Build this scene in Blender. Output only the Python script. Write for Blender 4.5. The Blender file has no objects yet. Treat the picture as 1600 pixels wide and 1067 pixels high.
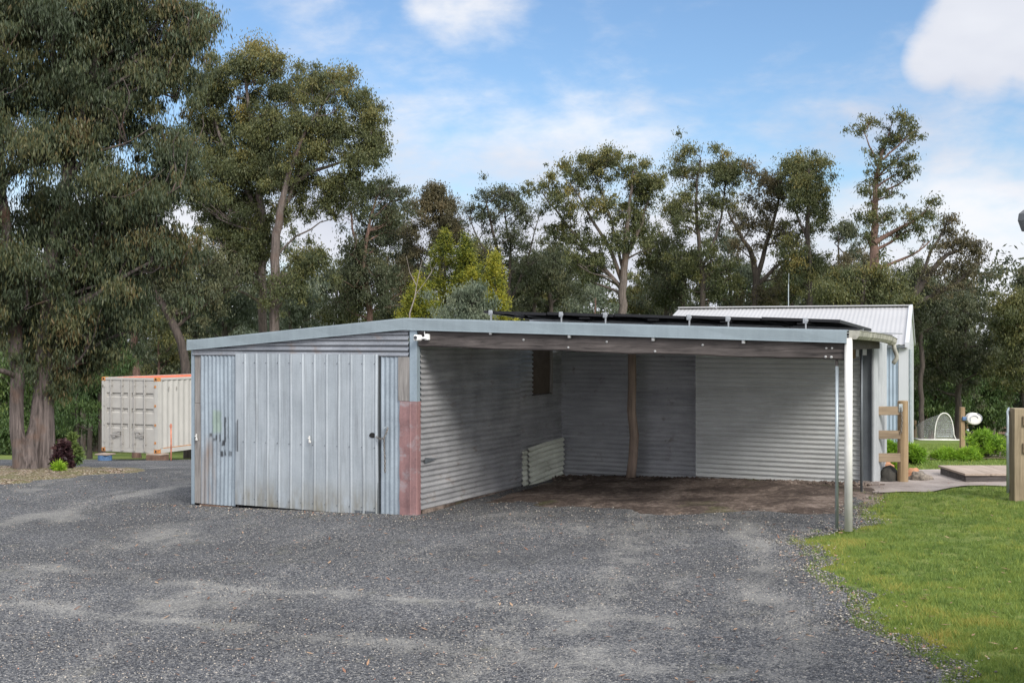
import bpy, math, random
import numpy as np
from mathutils import Vector, noise as mnoise

sc = bpy.context.scene
COL = sc.collection
RNG = np.random.default_rng(7)
random.seed(7)
R = math.radians

# ------------------------------------------------------------------ camera
F = 1875.0            # focal length in photo pixels (photo is 1600 wide)
EYE = 2.38
cam_d = bpy.data.cameras.new('camera')
cam = bpy.data.objects.new('camera', cam_d)
COL.objects.link(cam)
cam.location = (0, 0, EYE)
cam.rotation_euler = (R(90), 0, 0)
cam_d.sensor_width = 36.0
cam_d.lens = 36.0 * F / 1600.0
cam_d.clip_start = 0.1
cam_d.clip_end = 3000
sc.camera = cam

# ------------------------------------------------------------------ sky, sun, exposure
FILL_CLOUD_GAIN = 1.75  # brightness of the cloud added out of view to light the scene
SUN_EL, SUN_AZ = 36.0, 150.0      # azimuth clockwise from +Y; soft light from behind the camera, to the right
sc.view_settings.view_transform = 'Standard'
sc.view_settings.look = 'None'
sc.view_settings.gamma = 1
sc.view_settings.exposure = 0.95
sc.view_settings.use_curve_mapping = False
sc.cycles.max_bounces = 5
sc.cycles.diffuse_bounces = 3
sc.cycles.glossy_bounces = 2
sc.cycles.transmission_bounces = 2
sc.cycles.transparent_max_bounces = 4


class NT:
    """tiny node helper"""
    def __init__(self, tree):
        self.t = tree
        self.t.nodes.clear()

    def n(self, typ, **kw):
        nd = self.t.nodes.new(typ)
        for k, v in kw.items():
            setattr(nd, k, v)
        return nd

    def put(self, sock, v):
        if isinstance(v, bpy.types.NodeSocket):
            self.t.links.new(v, sock)
        elif isinstance(v, (tuple, list)) and len(v) == 3 and sock.type == 'RGBA':
            sock.default_value = (*v, 1)
        else:
            sock.default_value = v

    def math(self, op, a, b=0.0, clamp=False):
        m = self.n('ShaderNodeMath', operation=op, use_clamp=clamp)
        self.put(m.inputs[0], a)
        self.put(m.inputs[1], b)
        return m.outputs[0]

    def mix(self, fac, a, b, mode='MIX'):
        m = self.n('ShaderNodeMix', data_type='RGBA', blend_type=mode)
        self.put(m.inputs[0], fac)
        self.put(m.inputs[6], a)
        self.put(m.inputs[7], b)
        return m.outputs[2]

    def obj(self):
        return self.n('ShaderNodeTexCoord').outputs['Object']

    def world_pos(self):
        return self.n('ShaderNodeNewGeometry').outputs['Position']

    def scale(self, vec, s):
        m = self.n('ShaderNodeMapping')
        self.put(m.inputs['Vector'], vec)
        m.inputs['Scale'].default_value = s
        return m.outputs[0]

    def noise(self, vec, scale, detail=4.0, rough=0.55, dist=0.0):
        m = self.n('ShaderNodeTexNoise')
        self.put(m.inputs['Vector'], vec)
        m.inputs['Scale'].default_value = scale
        m.inputs['Detail'].default_value = detail
        m.inputs['Roughness'].default_value = rough
        m.inputs['Distortion'].default_value = dist
        return m.outputs['Fac']

    def vor(self, vec, scale, feature='F1', rnd=1.0):
        m = self.n('ShaderNodeTexVoronoi', feature=feature)
        self.put(m.inputs['Vector'], vec)
        m.inputs['Scale'].default_value = scale
        m.inputs['Randomness'].default_value = rnd
        return m

    def ramp(self, fac, stops, interp='LINEAR'):
        m = self.n('ShaderNodeValToRGB')
        m.color_ramp.interpolation = interp
        e = m.color_ramp.elements
        while len(e) < len(stops):
            e.new(0.5)
        for i, (p, c) in enumerate(stops):
            e[i].position = p
            e[i].color = (c, c, c, 1) if not isinstance(c, tuple) else (*c, 1)
        self.put(m.inputs[0], fac)
        return m.outputs[0]

    def sep(self, vec):
        m = self.n('ShaderNodeSeparateXYZ')
        self.put(m.inputs[0], vec)
        return m.outputs

    def bump(self, h, strength=0.5, dist=0.01, normal=None):
        m = self.n('ShaderNodeBump')
        m.inputs['Strength'].default_value = strength
        m.inputs['Distance'].default_value = dist
        self.put(m.inputs['Height'], h)
        if normal is not None:
            self.put(m.inputs['Normal'], normal)
        return m.outputs[0]

    def band(self, v, lo, hi, soft):
        """1 between lo and hi with soft edges"""
        a = self.math('MULTIPLY', self.math('SUBTRACT', v, lo), 1.0 / soft)
        b = self.math('MULTIPLY', self.math('SUBTRACT', hi, v), 1.0 / soft)
        m = self.math('MINIMUM', a, b)
        return self.math('ADD', m, 0.5, clamp=True)


world = bpy.data.worlds.new('World')
sc.world = world
world.use_nodes = True
w = NT(world.node_tree)
sky = w.n('ShaderNodeTexSky', sky_type='NISHITA')
sky.sun_disc = False
sky.sun_elevation = R(SUN_EL)
sky.sun_rotation = R(SUN_AZ)
sky.air_density = 1.0
sky.dust_density = 0.6
sky.ozone_density = 2.0
dirv = w.n('ShaderNodeTexCoord').outputs['Generated']


def sky_dir(px, py):
    v = Vector(((px - 800) / F, 1.0, (533.5 - py) / F))
    return v.normalized()


def dot_dir(d):
    m = w.n('ShaderNodeVectorMath', operation='DOT_PRODUCT')
    w.put(m.inputs[0], dirv)
    m.inputs[1].default_value = d
    return m.outputs['Value']


cl_vec = w.scale(dirv, (1.0, 1.0, 2.3))
n_big = w.noise(cl_vec, 5.0, 7, 0.55, 0.3)
n_fine = w.noise(cl_vec, 16.0, 8, 0.6, 0.2)
nmix = w.math('ADD', w.math('MULTIPLY', n_big, 0.65), w.math('MULTIPLY', n_fine, 0.35))


def blob(px, py, rad_px, gain):
    """soft round cloud region around a direction, broken up by the noise"""
    d = sky_dir(px, py)
    c = 1 - math.cos(rad_px / F)
    v = w.math('SUBTRACT', 1.0, w.math('DIVIDE', w.math('SUBTRACT', 1.0, dot_dir(d)), c), clamp=True)
    return w.math('MULTIPLY', v, gain)


acc = None
for (px, py, rr, g) in [(1550, 55, 115, 1.25), (1625, 45, 125, 1.25), (1465, 95, 60, 1.0), (470, 20, 150, .5), (735, 0, 120, .62), (830, 265, 220, .58),
                        (640, 270, 260, .6), (1040, 260, 170, .34), (430, 60, 160, .4), (1500, 380, 330, .55), (300, 100, 200, .5)]:
    b = blob(px, py, rr, g)
    acc = b if acc is None else w.math('MAXIMUM', acc, b)
zc = w.sep(dirv)[2]
low = w.ramp(zc, [(0.0, 0.9), (0.10, 0.75), (0.16, 0.36), (0.28, 0.06), (0.5, 0.4)])
acc = w.math('MAXIMUM', acc, low)
# unseen sky overhead and to the south: bright cloud added as fill light
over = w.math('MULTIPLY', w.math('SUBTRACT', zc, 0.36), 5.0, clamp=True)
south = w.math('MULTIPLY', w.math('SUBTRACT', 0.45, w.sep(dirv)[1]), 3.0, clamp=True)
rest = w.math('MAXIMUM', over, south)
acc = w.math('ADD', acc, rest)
cm = w.math('ADD', acc, w.math('MULTIPLY', w.math('SUBTRACT', nmix, 0.5), 2.2))
cmask = w.ramp(cm, [(0.18, 0.0), (0.85, 1.0)], 'EASE')
shade = w.ramp(w.noise(cl_vec, 3.2, 5, 0.5), [(0.3, (3.2, 3.4, 4.0)), (0.65, (4.9, 5.0, 5.25))])
skyc = w.mix(1.0, sky.outputs[0], (0.64, 0.72, 0.79), 'MULTIPLY')
skyc = w.mix(1.0, skyc, (1.0, 1.0, 1.0), 'MULTIPLY')
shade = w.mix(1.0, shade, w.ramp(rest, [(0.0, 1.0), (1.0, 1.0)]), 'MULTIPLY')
bright = w.mix(1.0, shade, (FILL_CLOUD_GAIN, FILL_CLOUD_GAIN * .985, FILL_CLOUD_GAIN * .96), 'MULTIPLY')
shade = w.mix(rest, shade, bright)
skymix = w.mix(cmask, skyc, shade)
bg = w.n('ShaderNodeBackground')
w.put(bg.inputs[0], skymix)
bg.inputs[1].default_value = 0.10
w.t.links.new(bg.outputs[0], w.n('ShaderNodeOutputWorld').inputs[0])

sun_d = bpy.data.lights.new('sun', 'SUN')
sun = bpy.data.objects.new('sun', sun_d)
COL.objects.link(sun)
sun_d.energy = 2.0
sun_d.angle = R(20)
sun_d.color = (1.0, 0.96, 0.9)
sd = Vector((math.sin(R(SUN_AZ)) * math.cos(R(SUN_EL)), math.cos(R(SUN_AZ)) * math.cos(R(SUN_EL)), math.sin(R(SUN_EL))))
sun.rotation_euler = sd.to_track_quat('Z', 'Y').to_euler()
sun.location = (10, -10, 20)


# ------------------------------------------------------------------ helpers
def tag(o, label=None, cat=None, group=None, kind=None):
    if label: o['label'] = label
    if cat: o['category'] = cat
    if group: o['group'] = group
    if kind: o['kind'] = kind
    return o


def empty(name, loc=(0, 0, 0), rz=0.0):
    o = bpy.data.objects.new(name, None)
    COL.objects.link(o)
    o.location = loc
    o.rotation_euler = (0, 0, rz)
    o.empty_display_size = 0.2
    return o


def copy_tree(o, parent=None):
    c = o.copy()
    COL.objects.link(c)
    if parent: c.parent = parent
    for ch in [x for x in list(COL.objects) if x.parent == o]:
        copy_tree(ch, c)
    return c


def sm(x):
    x = np.clip(x, 0, 1)
    return x * x * (3 - 2 * x)


def gz(x, y):
    """height of the ground"""
    x = np.asarray(x, float)
    y = np.asarray(y, float)
    xs = 6.5 * np.tanh(x / 6.5)
    k = 1.4
    t = (np.minimum(y, 92) - 23.9) / k
    fall = 0.0765 * k * np.logaddexp(0, t)
    far = np.maximum(y - 92, 0)
    fall = fall + 0.02 * np.minimum(far, 60)
    fall = fall + 0.009 * np.clip(y - 24, 0, 30) * sm(-x / 9.0)
    return 0.0375 * xs - fall


def G(x, y):
    return float(gz(x, y))


def at(px, py, Y):
    return Vector(((px - 800) * Y / F, Y, EYE - (py - 533.5) * Y / F))


class MB:
    def __init__(self):
        self.v = []
        self.f = []

    def add(self, vs, fs):
        b = len(self.v)
        self.v += [tuple(p) for p in vs]
        self.f += [tuple(i + b for i in f) for f in fs]
        return self

    def box(self, x0, x1, y0, y1, z0, z1, bev=0.0):
        if bev <= 0:
            vs = [(x0, y0, z0), (x1, y0, z0), (x1, y1, z0), (x0, y1, z0), (x0, y0, z1), (x1, y0, z1), (x1, y1, z1), (x0, y1, z1)]
            fs = [(0, 3, 2, 1), (4, 5, 6, 7), (0, 1, 5, 4), (1, 2, 6, 5), (2, 3, 7, 6), (3, 0, 4, 7)]
            return self.add(vs, fs)
        b = bev
        vs = []
        for (z, ins) in ((z0, b), (z0 + b, 0), (z1 - b, 0), (z1, b)):
            c = b if ins == 0 else b + ins * 0.0
            xi0, xi1, yi0, yi1 = x0 + ins, x1 - ins, y0 + ins, y1 - ins
            if ins == 0:
                ring = [(x0 + b, y0), (x1 - b, y0), (x1, y0 + b), (x1, y1 - b), (x1 - b, y1), (x0 + b, y1), (x0, y1 - b), (x0, y0 + b)]
            else:
                ring = [(xi0, yi0), (xi1, yi0), (xi1, yi0), (xi1, yi1), (xi1, yi1), (xi0, yi1), (xi0, yi1), (xi0, yi0)]
                ring = [(xi0 + 1e-4, yi0), (xi1 - 1e-4, yi0), (xi1, yi0 + 1e-4), (xi1, yi1 - 1e-4), (xi1 - 1e-4, yi1), (xi0 + 1e-4, yi1), (xi0, yi1 - 1e-4), (xi0, yi0 + 1e-4)]
            vs += [(p[0], p[1], z) for p in ring]
        fs = [tuple(range(7, -1, -1)), tuple(range(24, 32))]
        for r in range(3):
            for i in range(8):
                j = (i + 1) % 8
                fs.append((r * 8 + i, r * 8 + j, r * 8 + 8 + j, r * 8 + 8 + i))
        return self.add(vs, fs)

    def prism(self, poly, axis_vec):
        """extrude a closed polygon (list of 3-D points) along a vector"""
        n = len(poly)
        a = [Vector(p) for p in poly]
        d = Vector(axis_vec)
        vs = a + [p + d for p in a]
        fs = [tuple(range(n - 1, -1, -1)), tuple(range(n, 2 * n))]
        for i in range(n):
            j = (i + 1) % n
            fs.append((i, j, n + j, n + i))
        return self.add(vs, fs)

    def bar(self, p0, p1, w_, h_):
        """rectangular bar between two points, w_ horizontal across, h_ the other way"""
        p0, p1 = Vector(p0), Vector(p1)
        d = (p1 - p0).normalized()
        up = Vector((0, 0, 1)) if abs(d.z) < 0.9 else Vector((0, 1, 0))
        s = d.cross(up).normalized() * (w_ / 2)
        u = s.cross(d).normalized() * (h_ / 2)
        return self.prism([p0 - s - u, p0 + s - u, p0 + s + u, p0 - s + u], p1 - p0)

    def tube(self, pts, rad, n=8, caps=True, jit=0.0):
        pts = [Vector(p) for p in pts]
        if not hasattr(rad, '__len__'):
            rad = [rad] * len(pts)
        vs, fs = [], []
        ref = None
        for i, p in enumerate(pts):
            d = (pts[min(i + 1, len(pts) - 1)] - pts[max(i - 1, 0)])
            if d.length < 1e-9: d = Vector((0, 0, 1))
            d.normalize()
            if ref is None:
                ref = Vector((1, 0, 0)) if abs(d.x) < 0.8 else Vector((0, 1, 0))
            s = (ref - d * ref.dot(d))
            if s.length < 1e-6: s = d.orthogonal()
            s.normalize()
            ref = s
            t = d.cross(s)
            for k in range(n):
                a = 2 * math.pi * k / n
                r = rad[i] * (1 + (random.uniform(-jit, jit) if jit else 0))
                vs.append(p + s * math.cos(a) * r + t * math.sin(a) * r)
        for i in range(len(pts) - 1):
            for k in range(n):
                l = (k + 1) % n
                fs.append((i * n + k, i * n + l, (i + 1) * n + l, (i + 1) * n + k))
        if caps:
            fs.append(tuple(range(n - 1, -1, -1)))
            fs.append(tuple(range((len(pts) - 1) * n, len(pts) * n)))
        return self.add(vs, fs)

    def ball(self, c, rx, ry=None, rz=None, nu=12, nv=8, wob=0.0):
        ry = ry or rx
        rz = rz or rx
        vs, fs = [], []
        off = random.uniform(0, 50)
        for j in range(nv + 1):
            ph = math.pi * j / nv
            for i in range(nu):
                th = 2 * math.pi * i / nu
                d = Vector((math.sin(ph) * math.cos(th), math.sin(ph) * math.sin(th), math.cos(ph)))
                k = 1 + (wob * mnoise.noise(d * 1.7 + Vector((off, 0, 0))) if wob else 0)
                vs.append((c[0] + d.x * rx * k, c[1] + d.y * ry * k, c[2] + d.z * rz * k))
        for j in range(nv):
            for i in range(nu):
                l = (i + 1) % nu
                fs.append((j * nu + i, (j + 1) * nu + i, (j + 1) * nu + l, j * nu + l))
        return self.add(vs, fs)

    def build(self, name, mat, parent=None, smooth=False, bevel=0.0):
        me = bpy.data.meshes.new(name)
        me.from_pydata(self.v, [], self.f)
        me.update()
        o = bpy.data.objects.new(name, me)
        COL.objects.link(o)
        if mat: me.materials.append(mat)
        if parent: o.parent = parent
        if smooth:
            me.polygons.foreach_set('use_smooth', [True] * len(me.polygons))
        if bevel > 0:
            m = o.modifiers.new('bevel', 'BEVEL')
            m.width = bevel
            m.segments = 2
            m.limit_method = 'ANGLE'
        return o


def np_mesh(name, V, Fq, mat, parent=None, tone=None, smooth=False):
    """fast mesh: V (N,3), Fq (M,k)"""
    V = np.asarray(V, np.float32)
    Fq = np.asarray(Fq, np.int32)
    me = bpy.data.meshes.new(name)
    k = Fq.shape[1]
    me.vertices.add(len(V))
    me.vertices.foreach_set('co', V.ravel())
    me.loops.add(Fq.size)
    me.loops.foreach_set('vertex_index', Fq.ravel())
    me.polygons.add(len(Fq))
    me.polygons.foreach_set('loop_start', np.arange(len(Fq), dtype=np.int32) * k)
    if smooth:
        me.polygons.foreach_set('use_smooth', np.ones(len(Fq), bool))
    if tone is not None:
        at_ = me.attributes.new('tone', 'FLOAT', 'POINT')
        at_.data.foreach_set('value', np.asarray(tone, np.float32))
    me.update(calc_edges=True)
    me.validate()
    o = bpy.data.objects.new(name, me)
    COL.objects.link(o)
    if mat: me.materials.append(mat)
    if parent: o.parent = parent
    return o


# ------------------------------------------------------------------ materials
def new_mat(name):
    m = bpy.data.materials.new(name)
    m.use_nodes = True
    t = NT(m.node_tree)
    b = t.n('ShaderNodeBsdfPrincipled')
    out = t.n('ShaderNodeOutputMaterial')
    t.t.links.new(b.outputs[0], out.inputs[0])
    return m, t, b, out


def simple(name, col, rough=0.6, metal=0.0, var=0.15, vscale=8.0, bump=0.0, bscale=60.0, spec=None):
    m, t, b, _ = new_mat(name)
    p = t.obj()
    nz = t.noise(p, vscale, 5, 0.6)
    c2 = tuple(c * (1 - var * 1.6) for c in col)
    c1 = tuple(min(1, c * (1 + var)) for c in col)
    t.put(b.inputs['Base Color'], t.ramp(nz, [(0.3, c2), (0.7, c1)]))
    t.put(b.inputs['Roughness'], rough)
    b.inputs['Metallic'].default_value = metal
    if spec is not None: b.inputs['Specular IOR Level'].default_value = spec
    if bump:
        t.put(b.inputs['Normal'], t.bump(t.noise(p, bscale, 4), bump, 0.01))
    return m


def galv(name, col, dark, metal=0.75, rough=0.42, rust=0.0, streak_axis='Z', rust_col=(0.12, 0.06, 0.035), bmp=0.25):
    """weathered galvanised iron: spangle, dark blotches, streaks, rust"""
    m, t, b, _ = new_mat(name)
    p = t.obj()
    st = {'Z': (9, 9, 0.7), 'X': (0.7, 9, 9), 'Y': (9, 0.7, 9)}[streak_axis]
    n1 = t.noise(p, 2.2, 6, 0.6)
    n2 = t.noise(t.scale(p, st), 1.0, 5, 0.6)
    n3 = t.noise(p, 40, 3, 0.6)
    f = t.math('ADD', t.math('MULTIPLY', n1, 0.5), t.math('MULTIPLY', n2, 0.5))
    f = t.math('ADD', f, t.math('MULTIPLY', t.math('SUBTRACT', n3, 0.5), 0.25))
    c = t.ramp(f, [(0.32, dark), (0.62, col)])
    if rust > 0:
        rn = t.noise(t.scale(p, (3, 3, 3)), 1.3, 8, 0.65, 0.4)
        rm = t.ramp(rn, [(0.62 - rust * 0.25, 0.0), (0.75 - rust * 0.15, 0.85)])
        c = t.mix(rm, c, rust_col)
        t.put(b.inputs['Metallic'], t.math('MULTIPLY', t.math('SUBTRACT', 1.0, rm), metal))
    else:
        b.inputs['Metallic'].default_value = metal
    t.put(b.inputs['Base Color'], c)
    t.put(b.inputs['Roughness'], t.ramp(n1, [(0.3, rough + 0.12), (0.7, rough - 0.06)]))
    t.put(b.inputs['Normal'], t.bump(n1, bmp, 0.02))
    return m


def wood(name, c1, c2, axis='Z', rough=0.85, bump=0.5, sc_=1.0):
    m, t, b, _ = new_mat(name)
    p = t.obj()
    s = {'Z': (18, 18, 1.2), 'X': (1.2, 18, 18), 'Y': (18, 1.2, 18)}[axis]
    s = tuple(q * sc_ for q in s)
    g = t.noise(t.scale(p, s), 1.5, 8, 0.65, 0.6)
    l = t.noise(p, 1.6, 4, 0.6)
    f = t.math('ADD', t.math('MULTIPLY', g, 0.7), t.math('MULTIPLY', l, 0.3))
    t.put(b.inputs['Base Color'], t.ramp(f, [(0.33, c1), (0.62, c2)]))
    b.inputs['Roughness'].default_value = rough
    t.put(b.inputs['Normal'], t.bump(g, bump, 0.01))
    return m


def leaf_mat(name, stops, trans=0.25, rough=0.55):
    """leaf colours: tone attribute per clump, plus random per leaf"""
    m = bpy.data.materials.new(name)
    m.use_nodes = True
    t = NT(m.node_tree)
    a = t.n('ShaderNodeAttribute', attribute_name='tone')
    rnd = t.n('ShaderNodeNewGeometry').outputs['Random Per Island']
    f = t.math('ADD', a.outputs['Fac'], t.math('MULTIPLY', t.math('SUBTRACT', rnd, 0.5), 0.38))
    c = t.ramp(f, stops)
    b = t.n('ShaderNodeBsdfPrincipled')
    t.put(b.inputs['Base Color'], c)
    b.inputs['Roughness'].default_value = rough
    b.inputs['Specular IOR Level'].default_value = 0.35
    tr = t.n('ShaderNodeBsdfTranslucent')
    t.put(tr.inputs['Color'], c)
    mx = t.n('ShaderNodeMixShader')
    mx.inputs[0].default_value = trans
    t.t.links.new(b.outputs[0], mx.inputs[1])
    t.t.links.new(tr.outputs[0], mx.inputs[2])
    t.t.links.new(mx.outputs[0], t.n('ShaderNodeOutputMaterial').inputs[0])
    return m


M = {}
M['leaf_near'] = leaf_mat('near_gum_leaf', [(0.0, (0.026, 0.038, 0.020)), (0.4, (0.055, 0.074, 0.036)), (0.66, (0.10, 0.098, 0.036)), (0.85, (0.15, 0.095, 0.04)), (1.0, (0.16, 0.23, 0.15))])
M['leaf_gum'] = leaf_mat('gum_leaf', [(0.0, (0.042, 0.055, 0.024)), (0.4, (0.085, 0.098, 0.038)), (0.7, (0.135, 0.132, 0.042)), (1.0, (0.24, 0.185, 0.05))])
M['leaf_dark'] = leaf_mat('dark_gum_leaf', [(0.0, (0.036, 0.048, 0.028)), (0.5, (0.072, 0.086, 0.045)), (1.0, (0.14, 0.135, 0.065))])
M['leaf_brown'] = leaf_mat('brown_gum_leaf', [(0.0, (0.05, 0.05, 0.028)), (0.5, (0.10, 0.088, 0.045)), (1.0, (0.17, 0.125, 0.06))])
M['leaf_green'] = leaf_mat('green_gum_leaf', [(0.0, (0.035, 0.07, 0.022)), (0.5, (0.08, 0.13, 0.04)), (1.0, (0.15, 0.20, 0.055))])
M['leaf_grey'] = leaf_mat('grey_wattle_leaf', [(0.0, (0.065, 0.09, 0.06)), (0.5, (0.12, 0.15, 0.10)), (1.0, (0.20, 0.22, 0.14))])
M['leaf_conifer'] = leaf_mat('conifer_leaf', [(0.0, (0.02, 0.036, 0.010)), (0.35, (0.06, 0.085, 0.014)), (0.55, (0.18, 0.20, 0.022)), (1.0, (0.42, 0.37, 0.035))])
M['leaf_shrub'] = leaf_mat('shrub_leaf', [(0.0, (0.05, 0.11, 0.012)), (0.5, (0.16, 0.30, 0.02)), (1.0, (0.36, 0.52, 0.05))], 0.3)
M['leaf_red'] = leaf_mat('burgundy_leaf', [(0.0, (0.018, 0.009, 0.011)), (0.6, (0.045, 0.02, 0.024)), (1.0, (0.10, 0.05, 0.045))])
M['grass'] = leaf_mat('grass_blade', [(0.0, (0.075, 0.13, 0.03)), (0.45, (0.17, 0.25, 0.055)), (0.75, (0.27, 0.33, 0.07)), (1.0, (0.42, 0.35, 0.09))], 0.35)


def bark(name, c1, c2, c3=None, s=(14, 14, 1.4)):
    m, t, b, _ = new_mat(name)
    p = t.world_pos()
    g = t.noise(t.scale(p, s), 1.2, 8, 0.7, 0.5)
    l = t.noise(p, 1.1, 4)
    c = t.ramp(g, [(0.35, c1), (0.62, c2)])
    if c3:
        c = t.mix(t.ramp(l, [(0.56, 0.0), (0.68, 0.8)]), c, c3)
    t.put(b.inputs['Base Color'], c)
    b.inputs['Roughness'].default_value = 0.9
    t.put(b.inputs['Normal'], t.bump(g, 0.9, 0.03))
    return m


M['bark_near'] = bark('near_gum_bark', (0.03, 0.023, 0.02), (0.155, 0.125, 0.115), (0.13, 0.075, 0.05), (13, 13, 0.9))
M['bark_gum'] = bark('gum_bark', (0.045, 0.036, 0.031), (0.165, 0.135, 0.12), (0.10, 0.065, 0.05))
M['bark_dark'] = bark('dark_bark', (0.025, 0.02, 0.018), (0.085, 0.068, 0.058))
M['bark_pale'] = bark('pale_bark', (0.14, 0.12, 0.105), (0.30, 0.265, 0.235))
M['bark_red'] = bark('red_bark', (0.07, 0.04, 0.032), (0.20, 0.125, 0.10))

# ------------------------------------------------------------------ ground
# ground: rough grass and forest floor, one sheet to the horizon
ys = np.unique(np.concatenate([np.arange(-14, 30, 0.5), np.arange(30, 100, 1.5), np.array([100, 110, 125, 150, 185, 240, 330, 480, 700, 1100])]))
xs = np.unique(np.concatenate([np.array([-700, -420, -260, -160, -110, -80]), np.arange(-60, -16, 2), np.arange(-16, 16, 0.5), np.arange(16, 60, 2), np.array([60, 80, 110, 160, 260, 420, 700])]))
XX, YY = np.meshgrid(xs, ys)
ZZ = gz(XX, YY)
V = np.stack([XX, YY, ZZ], -1).reshape(-1, 3)
nx = len(xs)
ii = np.arange(len(ys) - 1)[:, None] * nx + np.arange(nx - 1)[None, :]
Fq = np.stack([ii, ii + 1, ii + nx + 1, ii + nx], -1).reshape(-1, 4)

m, t, b, _ = new_mat('lawn_ground')
p = t.world_pos()
n1 = t.noise(p, 0.45, 6, 0.6)
n2 = t.noise(p, 6.0, 6, 0.7)
n3 = t.noise(p, 55.0, 4, 0.7)
f = t.math('ADD', t.math('MULTIPLY', n1, 0.45), t.math('ADD', t.math('MULTIPLY', n2, 0.3), t.math('MULTIPLY', n3, 0.25)))
cgr = t.ramp(f, [(0.36, (0.06, 0.095, 0.022)), (0.48, (0.125, 0.175, 0.04)), (0.56, (0.19, 0.22, 0.06)), (0.68, (0.26, 0.22, 0.11))])
# litter under the trees far off
sx, sy, sz = t.sep(p)
lit = t.ramp(t.noise(p, 0.25, 5, 0.6), [(0.35, 0.0), (0.6, 1.0)])
fary = t.math('MULTIPLY', t.math('SUBTRACT', sy, 62.0), 0.08, clamp=True)
cgr = t.mix(t.math('MULTIPLY', fary, 0.8), cgr, t.mix(lit, (0.10, 0.085, 0.05), (0.09, 0.13, 0.035)))
t.put(b.inputs['Base Color'], cgr)
b.inputs['Roughness'].default_value = 0.9
b.inputs['Specular IOR Level'].default_value = 0.15
t.put(b.inputs['Normal'], t.bump(t.math('ADD', n2, n3), 0.8, 0.03))
M['lawn'] = m
tag(np_mesh('ground', V, Fq, M['lawn'], smooth=True), kind='structure')


def xr_drive(y):
    """right edge of the gravel, from the picture"""
    yy = [-14, 5, 7.7, 9.1, 10.4, 11.85, 13.2, 13.7, 14.5, 15.4, 17.0, 18.4, 19.4, 20.5, 46]
    xx = [3.3, 3.2, 3.02, 2.93, 2.95, 3.08, 3.2, 3.36, 4.12, 4.5, 4.85, 5.3, 5.3, 0.5, -1.5]
    e = np.interp(y, yy, xx) - 0.10 * (np.asarray(y) < 14.2)
    y = np.asarray(y, float)
    return e + 0.09 * np.sin(y * 3.1) + 0.06 * np.sin(y * 7.7 + 1) + 0.03 * np.sin(y * 17.3)


def xl_drive(y):
    y = np.asarray(y, float)
    return np.interp(y, [-14, 30, 36, 42, 46], [-60, -60, -52, -26, -17]) + 0.3 * np.sin(y * 1.3)


def strip(name, y0, y1, dy, fl, fr, ncol, lift, mat, kind='structure', wobble=0.0, power=1.0):
    ysr = np.arange(y0, y1 + 1e-6, dy)
    u = np.linspace(0, 1, ncol)
    u = 1 - (1 - u) ** 1.0
    L, Rr = fl(ysr), fr(ysr)
    X = L[:, None] + (Rr - L)[:, None] * u[None, :]
    Y = np.repeat(ysr[:, None], ncol, 1)
    Z = gz(X, Y) + lift
    if wobble:
        ns = np.array([mnoise.noise(Vector((a * 0.8, c * 0.8, 3.3))) + 0.5 * mnoise.noise(Vector((a * 2.6, c * 2.6, 9.3))) for a, c in zip(X.ravel(), Y.ravel())])
        Z = Z + (ns.reshape(Z.shape) * wobble)
    n = ncol
    ii_ = np.arange(len(ysr) - 1)[:, None] * n + np.arange(n - 1)[None, :]
    Fz = np.stack([ii_, ii_ + 1, ii_ + n + 1, ii_ + n], -1).reshape(-1, 4)
    return tag(np_mesh(name, np.stack([X, Y, Z], -1).reshape(-1, 3), Fz, mat, smooth=True), kind=kind)


# gravel
m, t, b, _ = new_mat('driveway_gravel')
p = t.world_pos()
v1 = t.vor(p, 66.0)
v2 = t.vor(p, 125.0)
v3 = t.vor(p, 16.0)
csep = t.n('ShaderNodeSeparateColor')
t.put(csep.inputs[0], v1.outputs['Color'])
csep2 = t.n('ShaderNodeSeparateColor')
t.put(csep2.inputs[0], v2.outputs['Color'])
cell = t.math('ADD', t.math('MULTIPLY', csep.outputs[0], 0.6), t.math('MULTIPLY', csep2.outputs[1], 0.4))
stone = t.ramp(cell, [(0.12, (0.022, 0.025, 0.031)), (0.45, (0.088, 0.093, 0.105)), (0.70, (0.20, 0.203, 0.212)), (0.86, (0.34, 0.33, 0.31)), (0.95, (0.60, 0.56, 0.49))])
gap = t.ramp(v1.outputs['Distance'], [(0.0, 1.0), (0.55, 0.82), (0.85, 0.5)])
stone = t.mix(1.0, stone, gap, 'MULTIPLY')
# dusty worn patches and tracks, stretched along the drive
pt = t.n('ShaderNodeMapping')
t.put(pt.inputs['Vector'], p)
pt.inputs['Rotation'].default_value = (0, 0, R(24))
pt.inputs['Scale'].default_value = (1.05, 0.5, 1)
d1 = t.noise(pt.outputs[0], 0.85, 7, 0.62, 0.4)
d2 = t.noise(p, 5.0, 5, 0.65)
dust = t.ramp(t.math('ADD', t.math('MULTIPLY', d1, 0.8), t.math('MULTIPLY', d2, 0.2)), [(0.50, 0.0), (0.66, 0.8)])
fine = t.noise(p, 120.0, 4, 0.7)
px_, py_, pz_ = t.sep(p)
wob = t.math('MULTIPLY', t.math('SUBTRACT', t.noise(p, 0.8, 3), 0.5), 1.1)
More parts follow.
